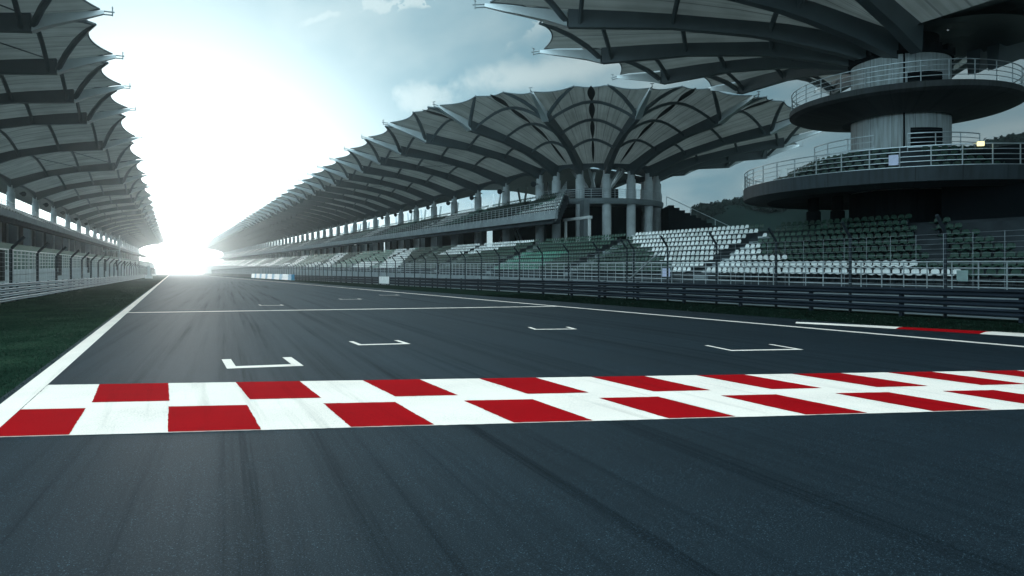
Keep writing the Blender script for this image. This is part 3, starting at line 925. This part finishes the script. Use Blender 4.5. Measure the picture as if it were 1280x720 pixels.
# ---------------------------------------------------------------- guard rails and catch fences
def guard_rail(label, x, face, y0, y1, beams, pitch, z0=.12, post_step=4.0, mat=None):
    mat = mat or M_ARMCO
    g = empty('guard_rail', label, 'guard rail', (x, y0, gz(y0)))
    for j in range(beams):
        mb = MB(); zc = z0 + pitch * (j + .5); h = pitch * .43
        prof = [(0, -h), (.055, -h * .8), (.075, -h * .5), (.02, -h * .12), (.02, h * .12), (.075, h * .5), (.055, h * .8), (0, h)]
        n = max(2, int((y1 - y0) / 8)); vs, fs = [], []
        for i in range(n + 1):
            y = lerp(y0, y1, i / n)
            jx = random.gauss(0, .012); jz = random.gauss(0, .006)
            vs += [(x + face * (p + jx), y, gz(y) + zc + q + jz) for p, q in prof]
            vs += [(x + face * (p - .012 + jx), y, gz(y) + zc + q + jz) for p, q in prof]
        m = len(prof)
        for i in range(n):
            for k in range(m - 1):
                fs.append((i * 2 * m + k, i * 2 * m + k + 1, (i + 1) * 2 * m + k + 1, (i + 1) * 2 * m + k))
                fs.append((i * 2 * m + m + k + 1, i * 2 * m + m + k, (i + 1) * 2 * m + m + k, (i + 1) * 2 * m + m + k + 1))
        for e in (0, n):
            for k in range(m - 1):
                fs.append((e * 2 * m + k, e * 2 * m + k + 1, e * 2 * m + m + k + 1, e * 2 * m + m + k))
        mb.add(vs, fs)
        part('rail_beam', mb, mat, g, smooth=False)
    n = int((y1 - y0) / post_step)
    far = MB()
    for i in range(n + 1):
        y = y0 + .3 + i * post_step
        if y > y1: break
        mb = MB() if i < 40 else far
        a, b = (x - face * .16, x - face * .02); a, b = min(a, b), max(a, b)
        mb.sbox(a, b, y, y + .12, -.05, z0 + pitch * beams)
        if i < 40: part('post', mb, M_ARMCO, g)
    if far.v:
        o = part('post', far, M_ARMCO, g); o['kind'] = 'stuff'
    return g
guard_rail('nearest run of dark steel guard rail right of the track with an exposed end', 24.0, -1, -8, 36.3, 3, .31)
guard_rail('long steel guard rail running down the right side below the catch fence', 24.35, -1, 35.9, YEND, 3, .31)
guard_rail('four beam steel guard rail along the left grass verge', -8.6, 1, 4, LEND, 4, .28, z0=.03, mat=plain('galvanised_guard_rail', (.2, .24, .27), .5, .2, .3, 1.3, stretch=(3, .35, 3)))

def catch_fence(label, x, face, ys, ybot, hb, htop, arm, wires, r=.06, skip=60):
    g = empty('catch_fence', label, 'fence', (x, ys[0], gz(ys[0])))
    far = MB()
    for i, y in enumerate(ys):
        mb = MB() if i < skip else far
        z = gz(y)
        rr = r if i < skip else r * 1.15
        mb.tube([(x, y, z + ybot), (x, y, z + hb), (x + face * arm * .06, y, z + hb + .08), (x + face * arm, y, z + htop)], rr, 6)
        if i < skip: part('post', mb, M_POST, g)
    if far.v:
        o = part('post', far, M_POST, g); o['kind'] = 'stuff'
    mb = MB()
    for j in range(wires):
        zz = lerp(1.0, hb, j / (wires - 1))
        mb.tube([(x + face * .07, ys[0], gz(ys[0]) + zz), (x + face * .07, ys[-1], gz(ys[-1]) + zz)], .007, 3)
    yy = ys[0]; st = 1.0
    while yy < ys[-1] and yy < 130:
        mb.tube([(x + face * .07, yy, gz(yy) + .9), (x + face * .07, yy, gz(yy) + hb)], .005, 3, cap=False)
        yy += st
    part('mesh_wire', mb, M_WIRE, g)
    return g
SPC = .155 * 24.5
catch_fence('near run of the right catch fence with tall dark posts bent towards the track', 24.5, -1,
            [.613 * 24.5 + SPC * k - .001 * k for k in range(-5, 6)], 0, 2.95, 3.6, .48, 12)
catch_fence('long right catch fence with dark bent posts receding towards the sun', 24.95, -1,
            [1.36 * 24.95 + SPC * k for k in range(0, 130)], 0, 2.95, 3.6, .48, 12)
catch_fence('left catch fence with dark posts bent over the grass verge', -8.95, 1,
            [1.05 * 8.95 * k + 5.0 for k in range(1, 52)], 0, 3.2, 4.0, .7, 9, r=.09)
# loose back stay where the two runs meet
mb = MB(); a = 24.9
mb.tube([(24.7, 34.2, .75), (24.7, 31.0, 2.5)], .045, 6)
st = tag(obj('fence_stay', mb, M_RAIL), 'thin slanting steel stay where the right fence runs overlap', 'stay')

# ---------------------------------------------------------------- seats
def seat_mesh(name, mat, hi=True):
    """moulded stadium seat facing -x, origin on the tread below its back"""
    mb = MB()
    if hi:
        prof = [(-.36, .39, .13), (-.35, .42, .16), (-.27, .43, .172), (-.15, .405, .172), (-.03, .41, .17), (.02, .44, .17), (.045, .50, .175), (.06, .57, .172), (.07, .63, .15), (.075, .665, .1), (.075, .675, .04)]
        n = 6; t = .022
        rows = []
        for (x, z, w) in prof:
            row = []
            for k in range(n + 1):
                u = 2 * k / n - 1
                dish = .025 * u * u
                row.append((x - (dish if z > .5 else 0), u * w, z + (dish if z < .45 else -.015 * u ** 4)))
            rows.append(row)
        vs = [p for r in rows for p in r]; m = n + 1; L = len(vs)
        back = []
        for r, (x, z, w) in zip(rows, prof):
            back += [(p[0] + (t if z > .45 else 0), p[1], p[2] - (t if z <= .45 else 0)) for p in r]
        fs = []
        for i in range(len(prof) - 1):
            for k in range(n):
                fs.append((i * m + k, i * m + k + 1, (i + 1) * m + k + 1, (i + 1) * m + k))
                fs.append((L + i * m + k + 1, L + i * m + k, L + (i + 1) * m + k, L + (i + 1) * m + k + 1))
        for i in range(len(prof) - 1):
            fs.append((i * m, (i + 1) * m, L + (i + 1) * m, L + i * m)); fs.append((i * m + n, L + i * m + n, L + (i + 1) * m + n, (i + 1) * m + n))
        e = (len(prof) - 1) * m
        for k in range(n):
            fs.append((k, L + k, L + k + 1, k + 1)); fs.append((e + k, e + k + 1, L + e + k + 1, L + e + k))
        mb.add(vs + back, fs)
        mb.cur = 1
        mb.box(-.12, .04, -.05, .05, 0, .385)
    else:
        seat_low(mb, 0, 0, 0, 1, .195)
    return mb.mesh(name, [mat, M_POST], smooth=hi)

def seat_low(mb, x, y, z, sg, hw, ca=1, sa=0):
    P = lambda a, b, c: (x + sg * a * ca - b * sa * sg, y + sg * a * sa + b * ca * sg, z + c)
    w = hw
    v = [P(-.35, -w, .39), P(-.35, w, .39), P(.0, w, .42), P(.0, -w, .42), P(.07, w, .58), P(.07, -w, .58), P(.075, w * .6, .67), P(.075, -w * .6, .67),
         P(-.35, -w, .43), P(-.35, w, .43)]
    mb.add(v, [(8, 9, 2, 3), (0, 8, 9, 1), (3, 2, 4, 5), (5, 4, 6, 7)])

MESH = {'w': seat_mesh('seat', M_SEATW), 'g': seat_mesh('seat', M_SEATG), 'l': seat_mesh('seat', M_SEATL)}
white_from = {9: 46.5, 8: 45.6, 7: 44.7, 6: 42.4, 5: 40.4, 4: 39.0, 3: 37.0, 2: 35.0, 1: 34.2}
# white pattern limits left of the first aisle (block between the aisles at 31.7 and 47), right of it
white_to = {9: 33.6, 8: 32.4, 7: 30.6, 6: 30.9, 5: 30.0, 4: 29.0, 3: 26.4, 2: 18.9, 1: 16.4}
def seat_kind(k, y):
    if y < 47:
        if white_to[k] < y < white_from[k]: return 'w'
        if k in (7,) and 30.2 < y < 31: return 'g'
        return 'g'
    if 64 + (9 - k) * 2.8 < y < 86 and k >= 6: return 'w'
    if 52 < y < 61 and k <= 5: return 'l'
    u = (y - 86) % 46
    if y > 86:
        if abs(u - 10 - k * 1.4) < 5: return 'w'
        if k <= 3 and 22 < u < 34: return 'w'
        return 'l' if math.sin(y * .11 + 1) > -.35 else 'g'
    return 'g'
def row_end(k):                 # near end of each row, seats left out along the diagonal of the ring's shadow
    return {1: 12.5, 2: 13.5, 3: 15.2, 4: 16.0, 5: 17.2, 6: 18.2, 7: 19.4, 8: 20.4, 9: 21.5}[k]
PITCH = .43
cand = []
for k in range(1, 10):
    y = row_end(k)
    while y < YEND - 2:
        gap = False
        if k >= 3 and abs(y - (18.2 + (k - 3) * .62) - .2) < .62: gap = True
        for ay in AISLES:
            if abs(y - ay) < .65: gap = True
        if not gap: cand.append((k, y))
        y += PITCH
def view(x, y, z):
    u = x * CP - y * SP; d = x * SP + y * CP
    return (CX + F * u / d, HY - F * (z - CAMH) / d, d) if d > .5 else (-1e4, 0, 1)
inview = [(view(XR(k), y, ZR(k) + .5)[2], k, y) for k, y in cand if -10 < view(XR(k), y, ZR(k) + .5)[0] < 1296]
ringc = []
for q in range(4):
    r = RR - 1.15 - .85 * q; n = int(2 * math.pi * r / .47)
    for i in range(n):
        a = 2 * math.pi * i / n
        da = (a - camdir + math.pi) % (2 * math.pi) - math.pi
        if -.02 < da < .2 or abs(da) > 2.2: continue
        x, y = TC[0] + math.cos(a) * r, TC[1] + math.sin(a) * r
        ringc.append((q, i, x, y, 6.1 + .4 * q, a))
        v = view(x, y, 7)
        if v[0] < 1286: inview.append((v[2], 'ring', (q, i)))
inview.sort(key=lambda t: t[0])
hero = {(k, y) for _, k, y in inview[:300]}
ORD = {1: 'front', 2: 'second', 3: 'third', 4: 'fourth', 5: 'fifth', 6: 'sixth', 7: 'seventh', 8: 'eighth', 9: 'back'}
rest = MB()
class Tint:
    def __getitem__(self, c):
        rest.cur = 'wgl'.index(c); return rest
stuff = Tint()
COLN = {'w': 'white', 'g': 'dark green', 'l': 'pale green'}
first = {}
for k, y in cand:
    c = seat_kind(k, y); x, z = XR(k), ZR(k)
    if (k, y) in hero:
        o = link('stadium_seat', MESH[c], loc=(x + .1, y + random.gauss(0, .01), z))
        o.rotation_euler = (0, random.gauss(0, .02), random.gauss(0, .02))
        side = 'right' if y < 18.2 + (k - 3) * .62 and k >= 3 else None
        lab = f'{COLN[c]} seat in the {ORD[k]} row of the near right terrace' + (', beyond the stair gap' if side else '')
        tag(o, lab, 'seat', f'{COLN[c]} seats in the {ORD[k]} row' + (' beyond the stair gap' if side else ''))
    elif not (view(x, y, z)[0] > 1296):
        if y > 230:
            if int(y / PITCH) % 2: continue
            seat_low(stuff[c], x + .1, y, z, 1, .35)
        else:
            seat_low(stuff[c], x + .1, y, z, 1, .165)
# upper tier seats, far right stand
for r in range(7):
    x = 36.6 + .814 * r + .35; z = 7.0 + 3.3 * r / 7
    y = UT_END(x) + .5
    while y < YEND - 2:
        if abs((y - 63) % 14.8 - 14) > .6:
            u = y - 64 + r * 1.2
            c = 'w' if (u < 11.0 and r < 6) else ('w' if abs((u - 34) % 42 - 8) < 5 else ('l' if (u % 30) < 12 else 'g'))
            seat_low(stuff[c], x, y, z, 1, .165 if y < 230 else .35)
        y += PITCH if y < 230 else PITCH * 2
# left stand seats: upper rows just show over the parapet, lower rows behind the railing
for r in range(6):
    x = -16.5 - .72 * r - .3; z = 7.3 + 2.3 * r / 6
    y = 22.0
    while y < LEND - 2:
        c = 'w' if (y % 37) < 14 else 'g'
        seat_low(stuff[c], x, y, z, -1, .17 if y < 200 else .37); y += .45 if y < 200 else .9
for k in range(5):
    x = -12.95 - .85 * k; z = 1.6 + .42 * k
    y = 22.0
    while y < LEND - 2:
        c = 'w' if (k >= 3 or (y % 29) < 9) else 'l'
        seat_low(stuff[c], x, y, z, -1, .17 if y < 200 else .37); y += .45 if y < 200 else .9
# seats on the tower balcony
BALC = ['front', 'second', 'third', 'innermost']
for q, i, x, y, z, a in ringc:
    if ('ring', (q, i)) in hero:
        o = link('stadium_seat', MESH['g'], loc=(x, y, z)); o.rotation_euler = (0, 0, a + math.pi)
        tag(o, f'dark green seat in the {BALC[q]} ring of the round tower balcony', 'seat', f'dark green seats in the {BALC[q]} ring of the balcony')
    else:
        seat_low(stuff['g'], x, y, z, -1, .17, math.cos(a), math.sin(a))
tag(obj('far_seats', rest, [M_SEATW, M_SEATG, M_SEATL]), 'white and green seats further off on all the stands', kind='stuff')

# ---------------------------------------------------------------- small things
# stacked plastic safety blocks on the right, seen against the far rail
y = 152.0; xb = 23.2
for i in range(12):
    blue = i % 2 == 0
    L = 4.6 if blue else 9.0
    mb = MB(); z = gz(y + L / 2)
    mb.hexa([(xb - .55, y, z), (xb + .3, y, z), (xb + .3, y + L - .15, z), (xb - .55, y + L - .15, z),
             (xb - .4, y, z + .62), (xb + .2, y, z + .62), (xb + .2, y + L - .15, z + .62), (xb - .4, y + L - .15, z + .62)])
    mb.hexa([(xb - .5, y + .1, z + .62), (xb + .25, y + .1, z + .62), (xb + .25, y + L - .25, z + .62), (xb - .5, y + L - .25, z + .62),
             (xb - .38, y + .1, z + 1.25), (xb + .2, y + .1, z + 1.25), (xb + .2, y + L - .25, z + 1.25), (xb - .38, y + L - .25, z + 1.25)])
    o = obj('safety_barrier', mb, M_CYAN if blue else M_WHITEP)
    nth = ['first', 'second', 'third', 'fourth', 'fifth', 'sixth'][i // 2]
    tag(o, f'{"blue" if blue else "white"} barrier block by the far right rail, {nth} of its colour from the right', 'barrier', 'blue and white barrier blocks')
    y += L
# white board hung on the right guard rail
mb = MB(); mb.sbox(24.18, 24.23, 83.5, 88.0, .2, 1.1)
tag(obj('white_board', mb, M_WHITEP), 'plain white board fixed to the right guard rail', 'board')
# marshal's white signal box and the light mast on the left
sig = empty('signal_box', 'white marshal signal post with a wide base on the far left verge', 'signal post', (-6.4, 240, gz(240)))
mb = MB(); mb.box(-7.4, -5.4, 239, 241, gz(240) - .1, gz(240) + 1.1); part('base', mb, M_WHITEP, sig)
mb = MB(); mb.box(-6.8, -6.0, 239.6, 240.4, gz(240) + 1.1, gz(240) + 3.9); part('cabinet', mb, M_WHITEP, sig)
mast = empty('lamp_mast', 'tall thin pale mast with a side arm rising beside the left guard rail', 'mast', (-9.4, 158, gz(158)))
mb = MB(); mb.tube([(-9.4, 158, gz(158)), (-9.4, 158, 7.6)], [.2, .13], 8); part('pole', mb, M_SPAR, mast)
mb = MB(); mb.tube([(-9.4, 158, 4.6), (-12.4, 158, 4.4)], .08, 6); part('arm', mb, M_SPAR, mast)
# loudspeakers on the columns
def speaker():
    mb = MB(); mb.tube([(0, 0, 0), (-.25, -.3, -.05), (-.5, -.6, -.12)], [.12, .22, .38], 8); mb.box(0, .5, -.05, .05, -.05, .05)
    return mb.mesh('loudspeaker', M_POST)
SPK = speaker()
posn = ['nearest', 'second nearest', 'third nearest', 'fourth nearest', 'fifth nearest', 'sixth nearest', 'seventh nearest', 'eighth nearest']
for k in range(8):
    o = link('loudspeaker', SPK, loc=(RB[0] - R0 - 1.0, RB[1] + BAY * k - .5, 11.9))
    tag(o, f'small dark loudspeaker high on the {posn[k]} roof column of the right stand', 'loudspeaker', 'loudspeakers on the right stand columns')
for k in range(6):
    o = link('loudspeaker', SPK, loc=(XC + 1.25, LY[8 + k] - .9, 11.9)); o.rotation_euler = (0, 0, R(80))
    tag(o, f'small dark loudspeaker high on the {posn[k]} column of the left stand', 'loudspeaker', 'loudspeakers on the left stand columns')
# notices and the emergency lamp on the tower rail
def on_ring(px, z, w, h, mat, name, label, cat, d=.06, frame=False):
    # direction of the pixel column px gives the bearing; stands on the outer rail
    th = math.atan((px - CX) / F) + PSI; dx, dy = math.sin(th), math.cos(th)
    b = dx * TC[0] + dy * TC[1]; cc = TC[0] ** 2 + TC[1] ** 2 - (RR + .02) ** 2
    t = b - math.sqrt(max(0, b * b - cc)); x, y = dx * t, dy * t
    a = math.atan2(y - TC[1], x - TC[0]); nx, ny = math.cos(a), math.sin(a); tx, ty = -ny, nx
    mb = MB()
    c = [(x - tx * w / 2, y - ty * w / 2), (x + tx * w / 2, y + ty * w / 2), (x + tx * w / 2 + nx * d, y + ty * w / 2 + ny * d), (x - tx * w / 2 + nx * d, y - ty * w / 2 + ny * d)]
    mb.hexa([(p[0], p[1], z) for p in c] + [(p[0], p[1], z + h) for p in c])
    return tag(obj(name, mb, mat), label, cat)
on_ring(1117, 6.55, .42, .5, M_LAV, 'notice', 'pale lavender notice tied to the tower balcony railing', 'notice', d=.02)
on_ring(980, 6.55, .5, .42, M_WHITEP, 'notice', 'small white notice at the left of the tower balcony railing', 'notice', d=.02)
on_ring(1225, 7.28, .27, .2, M_LAMP, 'emergency_lamp', 'glowing yellow emergency lamp on the tower balcony railing', 'lamp', d=.12)
mb = MB(); mb.box(25.8, 25.82, 15.0, 15.4, 1.1, 1.5)
tag(obj('notice', mb, plain('grey_green_notice', (.2, .27, .26), .6)), 'grey green square notice on the near right handrail below the seats', 'notice')
mb = MB(); mb.box(25.8, 25.82, 31.6, 32.3, 1.0, 1.5)
tag(obj('notice', mb, M_LAV), 'bluish notice on the handrail below the first aisle', 'notice')
# ring legs
for px in (1017, 1047):
    th = math.atan((px - CX) / F) + PSI; d = 47.0
    column(near, math.sin(th) * d, math.cos(th) * d, 3.9, 6.0, r=.42, mat=M_DARK)

# ---------------------------------------------------------------- hill and far trees
ridge = [(760, 285), (838, 268), (870, 261), (900, 256), (930, 251), (980, 247), (1060, 240), (1150, 216), (1240, 180), (1280, 170), (1360, 160), (1500, 150), (1800, 175)]
def ridge_z(th, d):
    px = CX + F * math.tan(th - PSI)
    y = curve(ridge, max(760, min(1800, px)))
    return CAMH + (HY - y) * d * math.cos(th - PSI) / F
mb = MB()
def hill(i, j):
    th = lerp(R(41), R(82), i); d = lerp(135, 205, j)
    zt = ridge_z(th, 184)
    f = min(1, j / .7); z = lerp(-6, zt, f ** 1.2) if j <= .7 else lerp(zt, -6, (j - .7) / .3)
    z += 1.3 * math.sin(th * 60 + j * 9) * min(1, j * 3)
    return (math.sin(th) * d, math.cos(th) * d, z)
mb.grid(hill, 60, 14)
tag(obj('hill', mb, M_HILL, smooth=True), kind='structure')
mb = MB()
for _ in range(1500):
    th = lerp(R(41), R(80), random.random()); j = random.uniform(.62, .72)
    d = lerp(135, 205, j); zt = ridge_z(th, 184); z = lerp(-6, zt, min(1, j / .7) ** 1.2)
    r = random.uniform(.45, 1.0) * (1.5 if random.random() < .08 else 1); c = Vector((math.sin(th) * d, math.cos(th) * d, z + r * .35))
    for _ in range(26):
        v = Vector((random.gauss(0, 1), random.gauss(0, 1), random.gauss(0, 1))).normalized() * r * random.uniform(.5, 1.05)
        s = r * .42; t1 = v.orthogonal().normalized() * s; t2 = v.cross(t1).normalized() * s
        p = c + v
        mb.add([p - t1, p + t2 * .9, p + t1], [(0, 1, 2)]); mb.add([p - t2, p - t1 * .8 + v * .2, p + t2], [(0, 1, 2)])
tag(obj('far_woodland', mb, M_LEAF), 'dark wooded slope behind the right stands', kind='stuff')
# ---------------------------------------------------------------- air
SUN_EL, SUN_AZ, ZEN, SKY_FILL = R(1.6), R(-.6), 6.7, 8.5
hz, nt, out = new_mat('haze')
pv = nt.nodes.new('ShaderNodeVolumePrincipled')
pv.inputs['Color'].default_value = (.86, .95, .97, 1); pv.inputs['Density'].default_value = .0005; pv.inputs['Anisotropy'].default_value = .9
nt.links.new(pv.outputs[0], out.inputs['Volume'])
mb = MB(); mb.box(-930, 930, -130, 1720, gz(1700) - 3, 92)
tag(obj('haze', mb, hz), kind='stuff')

# ---------------------------------------------------------------- sky and sun
w = bpy.data.worlds.new('World'); bpy.context.scene.world = w; w.use_nodes = True
nt = w.node_tree; nt.nodes.clear(); L = nt.links.new
wo = N(nt, 'ShaderNodeOutputWorld'); bg = N(nt, 'ShaderNodeBackground')
sky = N(nt, 'ShaderNodeTexSky'); sky.sky_type = 'NISHITA'; sky.sun_disc = False
sky.sun_elevation = SUN_EL; sky.sun_rotation = SUN_AZ
sky.air_density = 1.0; sky.dust_density = 3.0; sky.ozone_density = 1.0
bw = N(nt, 'ShaderNodeRGBToBW'); L(sky.outputs[0], bw.inputs[0])
tc = N(nt, 'ShaderNodeTexCoord')
sep = N(nt, 'ShaderNodeSeparateXYZ'); L(tc.outputs['Generated'], sep.inputs[0])
# aureole around the sun
sd = Vector((math.sin(SUN_AZ) * math.cos(SUN_EL), math.cos(SUN_AZ) * math.cos(SUN_EL), math.sin(SUN_EL)))
dp = N(nt, 'ShaderNodeVectorMath', operation='DOT_PRODUCT'); L(tc.outputs['Generated'], dp.inputs[0]); dp.inputs[1].default_value = sd
cl = N(nt, 'ShaderNodeMath', operation='MAXIMUM'); L(dp.outputs['Value'], cl.inputs[0]); cl.inputs[1].default_value = 0
def powr(e, k):
    p = N(nt, 'ShaderNodeMath', operation='POWER'); L(cl.outputs[0], p.inputs[0]); p.inputs[1].default_value = e
    q = N(nt, 'ShaderNodeMath', operation='MULTIPLY'); L(p.outputs[0], q.inputs[0]); q.inputs[1].default_value = k
    return q.outputs[0]
def add(a, b):
    n = N(nt, 'ShaderNodeMath', operation='ADD'); L(a, n.inputs[0])
    if isinstance(b, float): n.inputs[1].default_value = b
    else: L(b, n.inputs[1])
    return n.outputs[0]
def mul(a, b):
    n = N(nt, 'ShaderNodeMath', operation='MULTIPLY'); L(a, n.inputs[0])
    if isinstance(b, float): n.inputs[1].default_value = b
    else: L(b, n.inputs[1])
    return n.outputs[0]
aure = add(powr(200, 2.6), add(powr(34, .4), powr(7, 1.6)))
zr = N(nt, 'ShaderNodeMapRange'); zr.interpolation_type = 'SMOOTHSTEP'; L(sep.outputs[2], zr.inputs[0])
zr.inputs[1].default_value = .3; zr.inputs[2].default_value = .85; zr.inputs[3].default_value = 0; zr.inputs[4].default_value = ZEN
# clouds on a flat layer
zc = add(sep.outputs[2], .22)
dv = N(nt, 'ShaderNodeVectorMath', operation='DIVIDE'); L(tc.outputs['Generated'], dv.inputs[0])
cz = N(nt, 'ShaderNodeCombineXYZ'); L(zc, cz.inputs[0]); L(zc, cz.inputs[1]); L(zc, cz.inputs[2]); L(cz.outputs[0], dv.inputs[1])
mp = N(nt, 'ShaderNodeMapping'); mp.inputs['Scale'].default_value = (1.0, .55, 1); mp.inputs['Rotation'].default_value = (0, 0, R(35)); mp.inputs['Location'].default_value = (5.3, 0.4, 0)
L(dv.outputs[0], mp.inputs[0])
cn = N(nt, 'ShaderNodeTexNoise'); cn.inputs['Scale'].default_value = 2.1; cn.inputs['Detail'].default_value = 7; cn.inputs['Roughness'].default_value = .52; cn.inputs['Distortion'].default_value = .3
L(mp.outputs[0], cn.inputs['Vector'])
cloud = ramp(nt, cn.outputs[0], [(.38, (0, 0, 0)), (.66, (1, 1, 1))])
pw = N(nt, 'ShaderNodeMath', operation='POWER'); L(mul(bw.outputs[0], .5), pw.inputs[0]); pw.inputs[1].default_value = .6
base = mul(pw.outputs[0], 2.0)
# added fill light in the unseen sky behind and left of the camera
d2 = N(nt, 'ShaderNodeVectorMath', operation='DOT_PRODUCT'); L(tc.outputs['Generated'], d2.inputs[0]); d2.inputs[1].default_value = Vector((-.72, -.6, .35)).normalized()
m2 = N(nt, 'ShaderNodeMath', operation='MAXIMUM'); L(d2.outputs['Value'], m2.inputs[0]); m2.inputs[1].default_value = 0
p2 = N(nt, 'ShaderNodeMath', operation='POWER'); L(m2.outputs[0], p2.inputs[0]); p2.inputs[1].default_value = 1.5
sky_fill = mul(p2.outputs[0], SKY_FILL)
lum = add(base, aure)
tint = N(nt, 'ShaderNodeMix', data_type='RGBA')
def pix(x, y):
    u, z = (x - CX) / F, (HY - y) / F
    return Vector((u * CP + SP, -u * SP + CP, z)).normalized()
def band(p, q, width, soft):
    n = p.cross(q).normalized()
    d = N(nt, 'ShaderNodeVectorMath', operation='DOT_PRODUCT'); L(wob.outputs[0], d.inputs[0]); d.inputs[1].default_value = n
    ab = N(nt, 'ShaderNodeMath', operation='ABSOLUTE'); L(d.outputs['Value'], ab.inputs[0])
    r = N(nt, 'ShaderNodeMapRange'); r.interpolation_type = 'SMOOTHSTEP'; L(ab.outputs[0], r.inputs[0])
    r.inputs[1].default_value = width; r.inputs[2].default_value = width + soft; r.inputs[3].default_value = 1; r.inputs[4].default_value = 0
    c = (p + q).normalized()
    e = N(nt, 'ShaderNodeVectorMath', operation='DOT_PRODUCT'); L(wob.outputs[0], e.inputs[0]); e.inputs[1].default_value = c
    half = math.cos(p.angle(q) * .5); k = N(nt, 'ShaderNodeMapRange'); k.interpolation_type = 'SMOOTHSTEP'; L(e.outputs['Value'], k.inputs[0])
    k.inputs[1].default_value = half - (1 - half) * .5; k.inputs[2].default_value = half + (1 - half) * .7; k.inputs[3].default_value = 0; k.inputs[4].default_value = 1
    return mul(r.outputs[0], k.outputs[0])
wn = N(nt, 'ShaderNodeTexNoise'); wn.inputs['Scale'].default_value = 9; wn.inputs['Detail'].default_value = 6; wn.inputs['Roughness'].default_value = .6; L(tc.outputs['Generated'], wn.inputs['Vector'])
wsub = N(nt, 'ShaderNodeVectorMath', operation='SUBTRACT'); L(wn.outputs['Color'], wsub.inputs[0]); wsub.inputs[1].default_value = (.5, .5, .5)
wsc = N(nt, 'ShaderNodeVectorMath', operation='SCALE'); L(wsub.outputs[0], wsc.inputs[0]); wsc.inputs['Scale'].default_value = .075
wob = N(nt, 'ShaderNodeVectorMath', operation='ADD'); L(tc.outputs['Generated'], wob.inputs[0]); L(wsc.outputs[0], wob.inputs[1])
def vmax(a, b):
    n = N(nt, 'ShaderNodeMath', operation='MAXIMUM'); L(a, n.inputs[0]); L(b, n.inputs[1]); return n.outputs[0]
streaks = vmax(band(pix(520, 122), pix(790, 66), .003, .034), band(pix(442, 17), pix(476, 8), .003, .01))
streaks = vmax(mul(streaks, .8), mul(band(pix(590, 62), pix(690, 12), .003, .035), .6))
cloud = vmax(mul(cloud, .75), streaks)
sf = N(nt, 'ShaderNodeMath', operation='MAXIMUM'); L(cloud, sf.inputs[0])
sg = N(nt, 'ShaderNodeMapRange'); sg.interpolation_type = 'SMOOTHSTEP'; L(cl.outputs[0], sg.inputs[0]); sg.inputs[1].default_value = .9; sg.inputs[2].default_value = .975; sg.inputs[3].default_value = 0; sg.inputs[4].default_value = .8
L(sg.outputs[0], sf.inputs[1]); L(sf.outputs[0], tint.inputs[0])
tint.inputs[6].default_value = (.31, .61, .76, 1); tint.inputs[7].default_value = (1.0, 1.2, 1.22, 1)
vm = N(nt, 'ShaderNodeVectorMath', operation='SCALE'); L(tint.outputs[2], vm.inputs[0]); L(lum, vm.inputs['Scale'])
# near the sun the sky burns out to white
ws = N(nt, 'ShaderNodeCombineXYZ'); wa = add(add(powr(40, .15), powr(200, 2.6)), powr(3000, 30.0))
for i, k in enumerate(((.7, .56), (.93, .86), (1.0, 1.0))): L(add(wa, add(mul(zr.outputs[0], k[0]), mul(sky_fill, k[1]))), ws.inputs[i])  # zenith and the added fill join the sky here
fin = N(nt, 'ShaderNodeVectorMath', operation='ADD'); L(vm.outputs[0], fin.inputs[0]); L(ws.outputs[0], fin.inputs[1])
L(fin.outputs[0], bg.inputs[0]); bg.inputs[1].default_value = .12
L(bg.outputs[0], wo.inputs[0])

sl = bpy.data.lights.new('sun', 'SUN'); sl.energy = .5; sl.angle = R(10); sl.color = (1, .96, .9)
so = bpy.data.objects.new('sun', sl); C.objects.link(so)
so.rotation_euler = (-sd).to_track_quat('-Z', 'Y').to_euler()

# ---------------------------------------------------------------- camera
cam = bpy.data.cameras.new('camera'); co = bpy.data.objects.new('camera', cam); C.objects.link(co)
co.location = (0, 0, CAMH); co.rotation_euler = (R(90), 0, -PSI)
cam.sensor_width = 36; cam.lens = F / 1280 * 36; cam.shift_y = -(360 - HY) / 1280
cam.clip_end = 5000; cam.clip_start = .1
sc = bpy.context.scene; sc.camera = co
sc.view_settings.view_transform = 'Standard'; sc.view_settings.look = 'None'; sc.view_settings.exposure = 1.1; sc.view_settings.gamma = 1
sc.render.engine = 'CYCLES'
cy = sc.cycles
cy.use_denoising = True; cy.max_bounces = 6; cy.diffuse_bounces = 3; cy.glossy_bounces = 3; cy.transmission_bounces = 3; cy.volume_bounces = 1; cy.transparent_max_bounces = 4
cy.sample_clamp_indirect = 8; cy.caustics_reflective = False; cy.caustics_refractive = False
